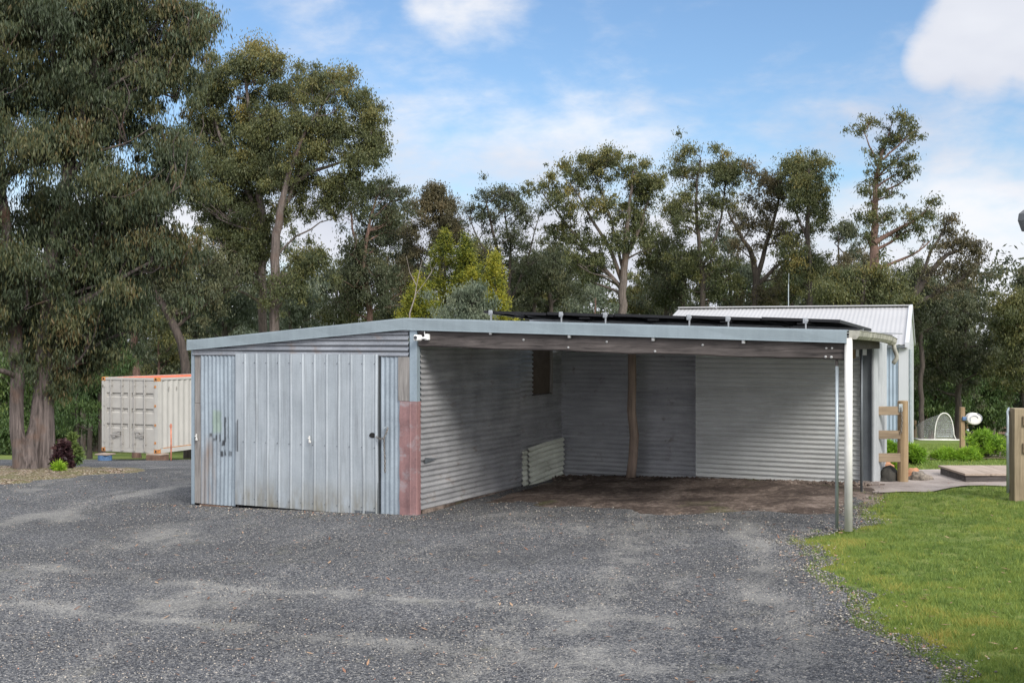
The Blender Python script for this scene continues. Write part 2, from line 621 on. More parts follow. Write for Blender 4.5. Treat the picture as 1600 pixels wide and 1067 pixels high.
# wheel tracks: one pair turning into the carport, one pair sweeping left past the shed
tr1 = t.math('SUBTRACT', t.math('ADD', px_, wob), t.math('ADD', t.math('MULTIPLY', t.math('SUBTRACT', py_, 6.0), 0.16), 0.1))
tr2 = t.math('SUBTRACT', t.math('ADD', py_, wob), t.math('ADD', t.math('MULTIPLY', px_, -0.52), 10.6))
trk = None
for (v_, c0_) in ((tr1, 0.0), (tr1, 1.45), (tr2, 0.0), (tr2, -1.6)):
    q_ = t.band(v_, c0_ - 0.20, c0_ + 0.20, 0.40)
    trk = q_ if trk is None else t.math('MAXIMUM', trk, q_)
brk = t.ramp(t.noise(p, 1.3, 5, 0.65), [(0.36, 0.15), (0.56, 1.0)])
trk = t.math('MULTIPLY', t.math('MULTIPLY', trk, brk), 0.82)
dust = t.math('MAXIMUM', dust, trk)
# patches break up stone by stone
gran = t.math('ADD', t.math('MULTIPLY', csep.outputs[1], 0.5), t.math('MULTIPLY', csep2.outputs[2], 0.5))
dust = t.ramp(t.math('ADD', dust, t.math('MULTIPLY', t.math('SUBTRACT', gran, 0.5), 0.9)), [(0.24, 0.0), (0.58, 0.9)])
dcol = t.ramp(fine, [(0.3, (0.15, 0.148, 0.142)), (0.7, (0.36, 0.35, 0.325))])
c = t.mix(dust, stone, t.mix(0.35, dcol, t.mix(1.0, stone, (2.0, 1.95, 1.8), 'MULTIPLY')))
# damp dark areas
dk = t.ramp(t.noise(p, 0.32, 5, 0.6), [(0.38, 0.70), (0.58, 1.0)])
c = t.mix(1.0, c, dk, 'MULTIPLY')
# brownish near the shed floor
mo = t.ramp(t.noise(p, 1.7, 5, 0.7), [(0.60, 0.0), (0.74, 0.5)])
c = t.mix(mo, c, (0.13, 0.125, 0.085))
t.put(b.inputs['Base Color'], c)
b.inputs['Roughness'].default_value = 0.88
b.inputs['Specular IOR Level'].default_value = 0.25
hh = t.math('SUBTRACT', t.math('MULTIPLY', fine, 0.3), v1.outputs['Distance'])
hh = t.math('ADD', hh, t.math('MULTIPLY', t.noise(p, 9, 4), 1.5))
t.put(b.inputs['Normal'], t.bump(hh, 0.9, 0.012))
M['gravel'] = m
strip('driveway', -14, 44, 0.25, xl_drive, xr_drive, 140, 0.02, M['gravel'], wobble=0.012)

# ------------------------------------------------------------------ shed frame of reference
TH = R(27.0)
CS, SN = math.cos(TH), math.sin(TH)
OX, OY = -1.30, 16.7


def fx(px, d=0.0):
    """distance along the front wall (m) of a picture column, d metres behind the front"""
    u = (px - 800) / F
    return (u * (OY + d * CS) - OX - d * SN) / (CS + u * SN)


def fzt(py, tt, d=0.0):
    Y = OY - tt * SN + d * CS
    return EYE - (py - 533.5) * Y / F


def fz(px, py, d=0.0):
    return fzt(py, fx(px, d), d)


def fd(px, tt=0.0):
    """distance back along a side wall standing at tt"""
    u = (px - 800) / F
    # OX + tt*CS + d*SN = u*(OY - tt*SN + d*CS)
    return (u * (OY - tt * SN) - OX - tt * CS) / (SN - u * CS)


def wl(tt, d):
    """world x, y of shed coordinates"""
    return OX + tt * CS + d * SN, OY - tt * SN + d * CS


def gl(tt, d):
    return G(*wl(tt, d))


# dirt floor of the carport
m, t, b, _ = new_mat('carport_dirt')
p = t.world_pos()
n1 = t.noise(p, 1.1, 8, 0.65, 0.3)
n2 = t.noise(p, 14.0, 6, 0.7)
n3 = t.noise(p, 90.0, 4, 0.7)
f = t.math('ADD', t.math('MULTIPLY', n1, 0.5), t.math('ADD', t.math('MULTIPLY', n2, 0.3), t.math('MULTIPLY', n3, 0.2)))
c = t.ramp(f, [(0.38, (0.035, 0.027, 0.024)), (0.49, (0.11, 0.085, 0.072)), (0.56, (0.24, 0.19, 0.16)), (0.66, (0.42, 0.35, 0.30))])
mo = t.ramp(t.noise(p, 0.9, 5, 0.7), [(0.58, 0.0), (0.72, 0.55)])
c = t.mix(mo, c, (0.10, 0.12, 0.03))
t.put(b.inputs['Base Color'], c)
b.inputs['Roughness'].default_value = 0.95
b.inputs['Specular IOR Level'].default_value = 0.1
t.put(b.inputs['Normal'], t.bump(t.math('ADD', n2, t.math('MULTIPLY', n3, 0.5)), 0.9, 0.03))
M['dirt'] = m


def local_sheet(name, poly_fn, nu, nv, lift, mat, rough=0.0, rim=0.0, radial=False):
    """ground-hugging patch: poly_fn(u,v)->(x,y) world"""
    U, W = np.meshgrid(np.linspace(0, 1, nu), np.linspace(0, 1, nv))
    P = np.array([poly_fn(a, c) for a, c in zip(U.ravel(), W.ravel())])
    Z = gz(P[:, 0], P[:, 1]) + lift
    if rough:
        ns = np.array([mnoise.noise(Vector((q[0] * 2.1, q[1] * 2.1, 1.3))) + 0.6 * mnoise.noise(Vector((q[0] * 6, q[1] * 6, 5.3))) for q in P])
        edge = np.minimum(np.minimum(U.ravel(), 1 - U.ravel()), np.minimum(W.ravel(), 1 - W.ravel()))
        if radial: edge = 1 - W.ravel()
        k = np.clip(edge * 8, 0, 1)
        Z = Z + (ns + 0.25) * rough * k - (1 - k) * rim
    ii_ = np.arange(nv - 1)[:, None] * nu + np.arange(nu - 1)[None, :]
    Fz = np.stack([ii_, ii_ + 1, ii_ + nu + 1, ii_ + nu], -1).reshape(-1, 4)
    return tag(np_mesh(name, np.c_[P, Z], Fz, mat, smooth=True), kind='structure')


def floor_fn(u, v):
    tt = -0.02 + u * 5.75
    front = 1.0 + 0.35 * math.sin(u * 7 + 1) + 0.18 * math.sin(u * 19) - 1.2 * (1 - min(1, u * 5)) * 0.6
    front = min(front, 1.5)
    d = front + v * (4.95 - front)
    return wl(tt, d)


local_sheet('carport_floor', floor_fn, 110, 80, 0.045, M['dirt'], 0.03, 0.045)

# concrete path on the right
m, t, b, _ = new_mat('path_concrete')
p = t.world_pos()
n1 = t.noise(p, 1.8, 7, 0.65)
n2 = t.noise(p, 40.0, 4, 0.7)
c = t.ramp(t.math('ADD', t.math('MULTIPLY', n1, 0.7), t.math('MULTIPLY', n2, 0.3)), [(0.35, (0.16, 0.13, 0.115)), (0.65, (0.38, 0.33, 0.30))])
t.put(b.inputs['Base Color'], c)
b.inputs['Roughness'].default_value = 0.8
t.put(b.inputs['Normal'], t.bump(n2, 0.4, 0.01))
M['concrete'] = m


def path_fn(u, v):
    x = 5.28 + u * 6.2
    near = np.interp(x, [5.1, 6.0, 6.45, 6.8, 8.2, 12], [17.55, 17.45, 17.75, 18.15, 17.75, 17.3]) + 0.05 * math.sin(x * 9)
    farr = np.interp(x, [5.1, 5.6, 6.5, 12], [18.6, 19.6, 20.4, 20.6])
    return x, near + v * (farr - near)


local_sheet('path', path_fn, 60, 14, 0.022, M['concrete'])

# leaf-litter bed below the big gums at the left
m, t, b, _ = new_mat('leaf_litter_mulch')
p = t.world_pos()
n1 = t.noise(p, 2.0, 8, 0.7)
v1 = t.vor(p, 42.0)
cs_ = t.n('ShaderNodeSeparateColor')
t.put(cs_.inputs[0], v1.outputs['Color'])
c = t.ramp(cs_.outputs[0], [(0.15, (0.055, 0.035, 0.022)), (0.5, (0.19, 0.13, 0.085)), (0.8, (0.34, 0.26, 0.18)), (0.95, (0.55, 0.48, 0.40))])
c = t.mix(t.ramp(n1, [(0.42, 0.0), (0.6, 0.7)]), c, (0.12, 0.125, 0.035))
t.put(b.inputs['Base Color'], c)
b.inputs['Roughness'].default_value = 0.95
t.put(b.inputs['Normal'], t.bump(t.math('ADD', v1.outputs['Distance'], t.noise(p, 12, 4)), 0.9, 0.03))
M['litter'] = m


def bed_fn(u, v):
    a = u * 2 * math.pi
    rr = v * (1 + 0.10 * math.sin(a * 3 + 1) + 0.06 * math.sin(a * 7) + 0.025 * math.sin(a * 19 + 1) + 0.015 * math.sin(a * 41))
    return -12.6 + 4.6 * rr * math.cos(a), 24.2 + 3.9 * rr * math.sin(a)


local_sheet('garden_bed', bed_fn, 120, 40, 0.06, M['litter'], 0.05, 0.075, True)


def bed2_fn(u, v):
    a = u * 2 * math.pi
    rr = v * (1 + 0.08 * math.sin(a * 3 + 2))
    return 8.9 + 2.9 * rr * math.cos(a), 23.3 + 1.1 * rr * math.sin(a)


local_sheet('flower_bed', bed2_fn, 60, 10, 0.03, M['litter'])

# ------------------------------------------------------------------ shed materials
M['galv_front'] = galv('front_sheet_galvanised', (0.36, 0.42, 0.47), (0.20, 0.235, 0.27), 0.35, 0.5)
M['galv_door'] = galv('door_sheet_galvanised', (0.42, 0.46, 0.49), (0.29, 0.325, 0.355), 0.35, 0.45)
M['galv_inner'] = galv('inner_wall_galvanised', (0.50, 0.50, 0.51), (0.25, 0.25, 0.26), 0.45, 0.36, 0.15, 'Y', (0.20, 0.16, 0.13), 0.03)
M['galv_back'] = galv('back_wall_galvanised', (0.42, 0.425, 0.44), (0.28, 0.285, 0.30), 0.25, 0.42, 0.08, 'X', (0.14, 0.115, 0.095), 0.05)
M['galv_back2'] = galv('newer_back_wall_galvanised', (0.56, 0.57, 0.56), (0.44, 0.445, 0.435), 0.3, 0.36, 0.0, 'X')
M['galv_header'] = galv('header_galvanised', (0.36, 0.375, 0.40), (0.17, 0.185, 0.21), 0.7, 0.4, 0.18, 'X', (0.22, 0.15, 0.11))
M['galv_patch'] = galv('mossy_patch_galvanised', (0.78, 0.80, 0.70), (0.46, 0.47, 0.40), 0.1, 0.6, 0.2, 'Y', (0.16, 0.11, 0.07))
M['zinc'] = galv('zincalume_fascia', (0.29, 0.345, 0.37), (0.24, 0.285, 0.31), 0.45, 0.42)
M['roof_sheet'] = galv('roof_zincalume', (0.52, 0.54, 0.55), (0.38, 0.40, 0.42), 0.7, 0.4)
M['flash_red'] = galv('red_painted_flashing', (0.30, 0.17, 0.165), (0.13, 0.075, 0.078), 0.1, 0.5, 0.32, 'Z', (0.30, 0.30, 0.32))
M['flash_blue'] = galv('blue_grey_flashing', (0.33, 0.40, 0.45), (0.22, 0.27, 0.31), 0.4, 0.5)
M['pale_sheet'] = galv('pale_weathered_sheet', (0.46, 0.48, 0.49), (0.30, 0.315, 0.33), 0.1, 0.6)
M['steel_dark'] = galv('dark_steel_panel', (0.15, 0.165, 0.18), (0.085, 0.095, 0.105), 0.4, 0.5)
M['beam'] = wood('weathered_hardwood_beam', (0.010, 0.008, 0.008), (0.115, 0.098, 0.092), 'X', 0.9, 0.9)
M['board'] = wood('weathered_grey_board', (0.11, 0.10, 0.095), (0.29, 0.275, 0.26), 'Z')
M['pole_wood'] = wood('round_bush_pole', (0.11, 0.08, 0.062), (0.34, 0.255, 0.20), 'Z', 0.85, 0.5, 0.6)
M['pine'] = wood('treated_pine', (0.15, 0.10, 0.05), (0.33, 0.235, 0.135), 'Z', 0.8, 0.3, 0.6)
M['pine_x'] = wood('treated_pine_rail', (0.13, 0.095, 0.06), (0.30, 0.225, 0.15), 'X', 0.8, 0.3, 0.6)
M['deck'] = wood('deck_boards', (0.20, 0.155, 0.12), (0.40, 0.32, 0.26), 'Y', 0.8, 0.3, 0.6)
M['white_pvc'] = simple('white_pvc', (0.62, 0.61, 0.58), 0.45, 0, 0.12, 3)
M['white_metal'] = simple('white_painted_metal', (0.72, 0.73, 0.74), 0.4, 0.1, 0.05, 3)
M['galv_pipe'] = simple('galvanised_pipe', (0.40, 0.45, 0.47), 0.4, 0.6, 0.1, 10)
M['bolt'] = simple('zinc_bolt', (0.42, 0.42, 0.41), 0.35, 0.5, 0.05)
M['black'] = simple('black_hole', (0.008, 0.008, 0.008), 0.9)
M['board_brown'] = simple('brown_window_board', (0.095, 0.072, 0.055), 0.8, 0, 0.2, 6)
M['gutter'] = simple('dirty_cream_gutter', (0.36, 0.35, 0.30), 0.6, 0, 0.35, 5)
M['brick'] = simple('old_brick', (0.14, 0.085, 0.06), 0.9, 0, 0.3, 6, 0.5)
M['camera_white'] = simple('camera_plastic', (0.75, 0.75, 0.73), 0.35, 0, 0.02)
M['lens'] = simple('lens_glass', (0.03, 0.035, 0.04), 0.1, 0, 0.0)
M['chain'] = simple('rusty_steel_chain', (0.22, 0.20, 0.18), 0.45, 0.8, 0.25, 40)

# front sheet with green paint and black smears
m = M['galv_front'].copy()
m.name = 'front_sheet_with_paint_marks'
nt_ = NT.__new__(NT)
nt_.t = m.node_tree
bs = [n for n in m.node_tree.nodes if n.type == 'BSDF_PRINCIPLED'][0]
src = bs.inputs['Base Color'].links[0].from_socket
ox_, oy_, oz_ = nt_.sep(nt_.obj())
gx0, gx1 = fx(334), fx(348)
gzv1, gzv0 = fz(340, 641), fz(340, 676)
wobn = nt_.math('MULTIPLY', nt_.math('SUBTRACT', nt_.noise(nt_.obj(), 14, 3), 0.5), 0.06)
mg = nt_.math('MULTIPLY', nt_.band(nt_.math('ADD', ox_, wobn), gx0, gx1, 0.03), nt_.band(nt_.math('ADD', oz_, wobn), gzv0, gzv1, 0.05))
c = nt_.mix(nt_.math('MULTIPLY', mg, 0.38), src, (0.25, 0.36, 0.20))
for (px0, px1, py0, py1, st_) in [(338, 341, 680, 688, .9), (344, 346.5, 678, 690, .9), (352, 355, 652, 690, .85), (357, 359, 650, 686, .7), (349, 354, 688, 695, .9), (346, 350, 704, 714, .9), (352, 355, 702, 712, .9), (359, 364, 704, 712, .6), (330, 333, 676, 682, .8), (335, 338, 685, 689, .7), (341, 345, 640, 660, .15)]:
    mk = nt_.math('MULTIPLY', nt_.band(nt_.math('ADD', ox_, nt_.math('MULTIPLY', wobn, .5)), fx(px0), fx(px1), 0.015),
                  nt_.band(nt_.math('ADD', oz_, wobn), fz(px0, py1), fz(px0, py0), 0.03))
    c = nt_.mix(nt_.math('MULTIPLY', mk, st_), c, (0.02, 0.022, 0.028))
# brown lower stain
sb = nt_.math('MULTIPLY', nt_.band(ox_, fx(318), fx(343), 0.15), nt_.band(oz_, -0.3, fz(330, 690), 0.3))
sb = nt_.math('MULTIPLY', sb, nt_.ramp(nt_.noise(nt_.scale(nt_.obj(), (10, 10, 1)), 1, 6), [(0.35, 0.0), (0.65, 0.9)]))
c = nt_.mix(sb, c, (0.24, 0.19, 0.16))
m.node_tree.links.new(c, bs.inputs['Base Color'])
M['galv_paint'] = m


def corr(name, mat, parent, origin, run, across, length, width, pitch=0.076, amp=0.009, nrun=10, warp=0.006, normal=None, clip=None, wave_off=0.0, per=8, profile='sine', edge=0.0):
    """corrugated sheet; 'run' along the corrugations, 'across' over them; both unit vectors"""
    O_, A, B = np.array(origin, float), np.array(run, float), np.array(across, float)
    Nn = np.cross(A, B) if normal is None else np.array(normal, float)
    Nn = Nn / np.linalg.norm(Nn)
    na = max(4, int(round(width / pitch * per)))
    a = np.linspace(0, width, na + 1)
    r_ = np.linspace(0, length, nrun + 1)
    if profile == 'sine':
        h = amp * np.sin(2 * np.pi * (a / pitch) + wave_off)
    else:
        ph = (a / pitch + wave_off) % 1.0
        h = amp * np.interp(ph, [0, 0.20, 0.215, 0.235, 0.25, 0.37, 0.42, 0.50, 0.55, 0.67, 0.685, 0.705, 0.72, 1.0], [0, 0, .22, .22, 0, 0, 1, 1, 0, 0, .22, .22, 0, 0])
    Rm, Am = np.meshgrid(r_, a, indexing='ij')
    seed = random.uniform(0, 99)
    W = np.array([mnoise.noise(Vector((q * 0.9 + seed, s_ * 0.9, 0))) for q, s_ in zip(Rm.ravel(), Am.ravel())]).reshape(Rm.shape) * warp * 2
    Hm = h[None, :] + W
    Rj = Rm
    if edge:
        ej = np.array([mnoise.noise(Vector((s_ * 3, seed, 0))) for s_ in a]) * edge
        Rj = Rm + ej[None, :] * (Rm / length)
    P = O_ + Rj[..., None] * A + Am[..., None] * B + Hm[..., None] * Nn
    P = P.reshape(-1, 3)
    if clip is not None:
        P[:, 2] = np.minimum(P[:, 2], clip(P))
    n = na + 1
    ii_ = np.arange(nrun)[:, None] * n + np.arange(na)[None, :]
    Fz = np.stack([ii_, ii_ + 1, ii_ + n + 1, ii_ + n], -1).reshape(-1, 4)
    return np_mesh(name, P, Fz, mat, parent, smooth=True)


# ------------------------------------------------------------------ shed
shed = empty('shed', (OX, OY, 0), -TH)
tag(shed, 'low corrugated iron shed with sliding front door and open carport at its right', 'shed')

tL, tR = fx(300), fx(1325)
tRB = 5.50                       # the rear end of the right eave
DB = 4.80                        # depth
Z_L = fzt(531.5, tL)             # fascia top heights
Z_C = fzt(497, 0.0 - 0.12)
Z_R = fzt(516, tR)
tC = fx(633)


def rooftop(tt):
    return float(np.interp(tt, [tL, tC, tR], [Z_L, Z_C, Z_R]))


FH_L, FH_C, FH_R = 0.155, 0.166, 0.150


def fasc_h(tt):
    return float(np.interp(tt, [tL, tC, tR], [FH_L, FH_C, FH_R]))


# fascia, left and right lengths: folded sheet with a turned-out bottom lip
for (a0, a1) in ((tL - 0.03, tC), (tC + 0.002, tR)):
    mb = MB()
    n = 10
    prof_top, rows = [], []
    for i in range(n + 1):
        tt = a0 + (a1 - a0) * i / n
        zt, hh_ = rooftop(tt), fasc_h(tt)
        wv = 0.004 * math.sin(i * 1.7 + a0)
        prof = [(0.03, zt + 0.004), (-0.070 + wv, zt), (-0.072 + wv, zt - 0.02), (-0.070 + wv * 2, zt - hh_ + 0.014), (-0.088 + wv, zt - hh_ + 0.006), (-0.088 + wv, zt - hh_), (-0.060, zt - hh_), (-0.058, zt - 0.02), (0.03, zt - 0.012)]
        rows.append([(tt, q[0], q[1]) for q in prof])
    k = len(rows[0])
    vs = [p_ for r in rows for p_ in r]
    fs = []
    for i in range(n):
        for j in range(k):
            l = (j + 1) % k
            fs.append((i * k + j, (i + 1) * k + j, (i + 1) * k + l, i * k + l))
    fs.append(tuple(range(k)))
    fs.append(tuple(range(n * k + k - 1, n * k - 1, -1)))
    mb.add(vs, fs)
    mb.build('fascia', M['zinc'], shed)
# left return of the fascia
MB().box(tL - 0.045, tL - 0.03, -0.07, DB + 0.1, Z_L - 0.15, Z_L + 0.01).build('side_fascia', M['zinc'], shed)

# header of two horizontal corrugations under the gable
zh = fz(480, 556.5)


def clip_head(P):
    return np.interp(P[:, 0], [tL, tC, tR], [Z_L - 0.06, Z_C - 0.06, Z_R - 0.06])


corr('header_sheet', M['galv_header'], shed, (fx(304), -0.045, zh), (1, 0, 0), (0, 0, 1), fx(641) - fx(304), 0.44, 0.076, 0.011, 30, 0.006, clip=clip_head, normal=(0, -1, 0))

# left corner flashing, board, sheet
x303, x309, x317, x371 = fx(303), fx(308.5), fx(317), fx(371)
zb = fz(330, 787)
MB().box(x303 - 0.02, x303 + 0.035, -0.03, -0.022, zb - 0.02, Z_L - 0.14).box(x303 - 0.026, x303 - 0.02, -0.03, 0.12, zb - 0.02, Z_L - 0.14).build('corner_flashing', M['flash_blue'], shed)
MB().box(x303 + 0.036, x317 + 0.01, -0.020, 0.0, fz(310, 630) + 0.004, zh - 0.002).build('corner_board', M['board'], shed, bevel=0.003)
MB().box(x303 + 0.036, x317 + 0.015, -0.024, 0.0, zb - 0.0, fz(310, 630)).build('corner_board', M['board'], shed, bevel=0.003)
corr('front_sheet', M['galv_paint'], shed, (x317 - 0.01, -0.035, zb), (0, 0, 1), (1, 0, 0), zh + 0.02 - zb, x371 - x317, 0.076, 0.009, 14, 0.007, normal=(0, -1, 0), edge=0.03)
MB().box(x371 + 0.004, x371 + 0.03, -0.012, 0.06, zb - 0.02, zh + 0.05).build('door_jamb', M['beam'], shed)

# bricks under the left sheet
for k, px in enumerate((322, 338, 352)):
    x0 = fx(px - 6.5)
    MB().box(x0, x0 + 0.19 + 0.01 * k, -0.06 + 0.015 * k, 0.05, zb - 0.085 - .004 * k, zb - 0.008).build('brick', M['brick'], shed, bevel=0.008)

# sliding door
xd0, xd1 = fx(373), fx(595.5)
zd0 = fz(480, 795.0)
door_w = xd1 - xd0
door = corr('door', M['galv_door'], shed, (xd0, -0.075, zd0), (0, 0, 1), (1, 0, 0), zh - zd0 + 0.035, door_w, door_w / 12.0, 0.014, 24, 0.008, normal=(0, -1, 0), per=40, profile='rib', wave_off=0.62)
m = M['galv_door'].copy()
m.name = 'door_sheet_with_grime'
nt_ = NT.__new__(NT)
nt_.t = m.node_tree
bs = [q for q in m.node_tree.nodes if q.type == 'BSDF_PRINCIPLED'][0]
src = bs.inputs['Base Color'].links[0].from_socket
oz_ = nt_.sep(nt_.obj())[2]
gr = nt_.noise(nt_.scale(nt_.obj(), (5, 5, 1.6)), 1.4, 6, 0.65)
g1 = nt_.math('MULTIPLY', nt_.math('MULTIPLY', nt_.math('SUBTRACT', 0.42, oz_), 2.6, clamp=True), nt_.ramp(gr, [(0.35, 0.0), (0.7, 0.9)]))
c = nt_.mix(g1, src, (0.22, 0.20, 0.15))
g2 = nt_.ramp(nt_.noise(nt_.scale(nt_.obj(), (16, 16, 0.9)), 1.0, 6, 0.6), [(0.50, 0.0), (0.72, 0.5)])
c = nt_.mix(g2, c, (0.17, 0.18, 0.19))
m.node_tree.links.new(c, bs.inputs['Base Color'])
door.data.materials[0] = m
# door edge frame behind the sheet
mb = MB()
mb.box(xd0 + 0.003, xd0 + 0.05, -0.072, -0.035, zd0 + 0.006, zh + 0.02)
mb.box(xd1 - 0.05, xd1 - 0.003, -0.072, -0.035, zd0 + 0.006, zh + 0.02)
mb.box(xd0 + 0.05, xd1 - 0.05, -0.072, -0.035, zd0 + 0.006, zd0 + 0.05)
mb.build('door_frame', M['steel_dark'], door)
for zz_ in (zd0 + 0.10, zd0 + 0.95, zh - 0.10):
    for q in range(12):
        xx_ = xd0 + (q + 0.72) * door_w / 12
        MB().tube([(xx_, -0.078, zz_), (xx_, -0.090, zz_)], 0.0065, 6).build('screw', M['steel_dark'], door)
# hole for the chain
hx, hz = fx(587.5), fz(587.5, 680)
mb = MB()
ring = [(hx + 0.055 * math.cos(a), -0.0925, hz + 0.045 * math.sin(a) * (1 if math.sin(a) > 0 else 0.65)) for a in np.linspace(0, 2 * math.pi, 17)[:-1]]
mb.prism(ring, (0, 0.004, 0))
mb.build('chain_hole', M['black'], door)
# little white door hook
for (px, py, par, nm) in ((490.5, 686, door, 'door_hook'), (310.5, 683, shed, 'wall_hook')):
    hx2, hz2 = fx(px), fz(px, py)
    dd = -0.095 if par is door else -0.04
    mb = MB()
    mb.box(hx2 - 0.018, hx2 + 0.006, dd - 0.012, dd, hz2 - 0.05, hz2 + 0.055, 0.004)
    mb.box(hx2 - 0.006, hx2 + 0.028, dd - 0.03, dd - 0.011, hz2 - 0.045, hz2 - 0.012, 0.004)
    mb.box(hx2 - 0.026, hx2 - 0.004, dd - 0.022, dd - 0.011, hz2 + 0.01, hz2 + 0.03, 0.004)
    mb.build(nm, M['white_pvc'], par)

# right of the door
x597, x628, x653 = fx(597), fx(628), 0.0
zr = fz(620, 800)
corr('front_sheet', M['galv_front'], shed, (x597, -0.035, zr - 0.03), (0, 0, 1), (1, 0, 0), zh + 0.02 - zr + 0.03, x628 - x597, 0.076, 0.007, 14, 0.006, normal=(0, -1, 0))
z627 = fz(640, 627)
MB().box(x628 - 0.03, -0.115, -0.055, -0.02, z627 + 0.006, zh - 0.002).build('corner_board', M['board'], shed, bevel=0.003)
zf = Z_C - 0.16
mb = MB()
mb.box(-0.112, 0.006, -0.058, -0.048, z627, zf)
mb.box(-0.004, 0.006, -0.048, 0.035, z627, zf)
mb.build('corner_flashing', M['flash_blue'], shed, bevel=0.003)
mb = MB()
nseg = 14
zs = np.linspace(zr - 0.04, z627 + 0.004, nseg)
rows = []
for i, z in enumerate(zs):
    j = 0.006 * math.sin(i * 2.1)
    rows.append([(x628 - 0.012 + j, -0.046, z), (x628 + 0.0 + j, -0.064, z), (-0.115, -0.066 + j, z), (-0.10, -0.075 + j * .5, z), (-0.085, -0.066, z), (-0.006, -0.058, z), (0.004, -0.04, z), (0.010, 0.04 + j, z)])
vs = [q for r in rows for q in r]
fs = []
for i in range(nseg - 1):
    for j in range(7):
        fs.append((i * 8 + j, i * 8 + j + 1, (i + 1) * 8 + j + 1, (i + 1) * 8 + j))
mb.add(vs, fs)
mb.build('red_flashing', M['flash_red'], shed)

# partition wall seen inside the carport, facing right; corrugations run back
dW = fd(813)
dE = fd(877.5)
zwb = fz(655, 799) - 0.02
corr('partition_wall', M['galv_inner'], shed, (0.0, 0.04, zwb + 0.03), (0, 1, 0), (0, 0, 1), dW - 0.04, 2.48, 0.076, 0.0175, 24, 0.007, normal=(1, 0, 0))
# rear sheet with the opening for the boarded window
wd0, wd1 = fd(833), fd(861)
Yw0 = OY + wd0 * CS
zwin0 = EYE - (614.5 - 533.5) * (OY + (wd0 + wd1) / 2 * CS) / F
for (a0, a1, z0, z1) in ((dW - 0.02, wd0, zwb + 0.05, 2.5), (wd1, dE + 0.05, zwb + 0.05, 2.5), (wd0, wd1, zwb + 0.05, zwin0)):
    k = int((z0 - (zwb + 0.05)) / 0.076)
    corr('partition_wall', M['galv_inner'], shed, (-0.008, a0, z0), (0, 1, 0), (0, 0, 1), a1 - a0, z1 - z0, 0.076, 0.015, 8, 0.0, normal=(1, 0, 0))
win = MB().box(-0.03, -0.012, wd0, wd1, zwin0, 2.36).build('window_board', M['board_brown'], shed)
mb = MB()
mb.box(-0.02, 0.03, wd1 - 0.03, wd1 + 0.02, zwin0 - 0.03, 2.36, 0.004)
mb.build('window_frame', M['board'], win)
MB().box(-0.02, 0.026, wd0 - 0.03, wd1 - 0.032, zwin0 - 0.022, zwin0 + 0.004, 0.003).build('window_sill', M['beam'], win)
# dark nick in the wall and loose corner tab
MB().add([(0.02, 0.13, fz(655, 724) - 0.02), (0.025, 0.48, fz(655, 724) + 0.03), (0.022, 0.13, fz(655, 716))], [(0, 1, 2)]).build('loose_tab', M['steel_dark'], shed)
# mossy patch sheets low at the back
pd0 = fd(822)
zp0 = gl(0.1, pd0) + 0.02
c1 = corr('patch_sheet', M['galv_patch'], shed, (0.055, pd0, zp0 - 0.06), (0, 0.995, 0.07), (0, 0, 1), dE - pd0 - 0.05, 0.66, 0.085, 0.017, 10, 0.03, normal=(1, 0, 0), edge=0.05)
corr('patch_sheet', M['galv_patch'], shed, (0.02, fd(815), zp0 - 0.1), (0, 0.995, 0.06), (0, 0, 1), pd0 - fd(815) + 0.04, 0.68, 0.085, 0.012, 4, 0.01, normal=(1, 0, 0))

# timber sill showing brown under the partition wall
mb = MB()
for i in range(5):
    a0 = 0.1 + i * 0.93
    mb.box(-0.02 + random.uniform(0, .01), 0.015 + random.uniform(0, .01), a0, a0 + 0.925, gl(0, a0) - 0.05, zwb + 0.035 + random.uniform(-.01, .005))
mb.build('wall_sill', M['dirt'], shed, bevel=0.006)

# back walls of the carport
t1088 = fx(1088, DB)
zbl = fz(900, 742, DB) - 0.12
corr('back_wall', M['galv_back'], shed, (-0.02, DB, zbl), (1, 0, 0), (0, 0, 1), t1088 + 0.2, 1.40, 0.076, 0.0150, 26, 0.008, normal=(0, -1, 0))
corr('back_wall', M['galv_back'], shed, (-0.02, DB - 0.012, zbl + 1.385), (1, 0, 0), (0, 0, 1), t1088 + 0.2, 1.02, 0.076, 0.0145, 26, 0.008, normal=(0, -1, 0))
t1352 = fx(1344.5, DB - 0.16)
zbr = fz(1200, 746, DB - 0.16) - 0.12
corr('back_wall', M['galv_back2'], shed, (fx(1088, DB - 0.16), DB - 0.16, zbr), (1, 0, 0), (0, 0, 1), t1352 - fx(1088, DB - 0.16), 2.45 - zbr, 0.076, 0.0155, 24, 0.005, normal=(0, -1, 0))
MB().box(fx(1088, DB - 0.16) - 0.006, fx(1088, DB - 0.16), DB - 0.17, DB, zbr, 2.42).build('wall_edge_trim', M['galv_back2'], shed)

# round bush pole in front of the back wall
pp = []
for (px, py) in ((987.5, 546), (988, 600), (986.5, 640), (991, 680), (989, 715), (985.5, 746)):
    Yp = OY - fx(988, DB - 0.35) * SN + (DB - 0.35) * CS
    tt = fx(px, DB - 0.35)
    pp.append((tt, DB - 0.35, fzt(py, tt, DB - 0.35)))
MB().tube(pp, [0.068, 0.07, 0.073, 0.078, 0.077, 0.082], 14, jit=0.02).build('bush_pole', M['pole_wood'], shed, smooth=True)

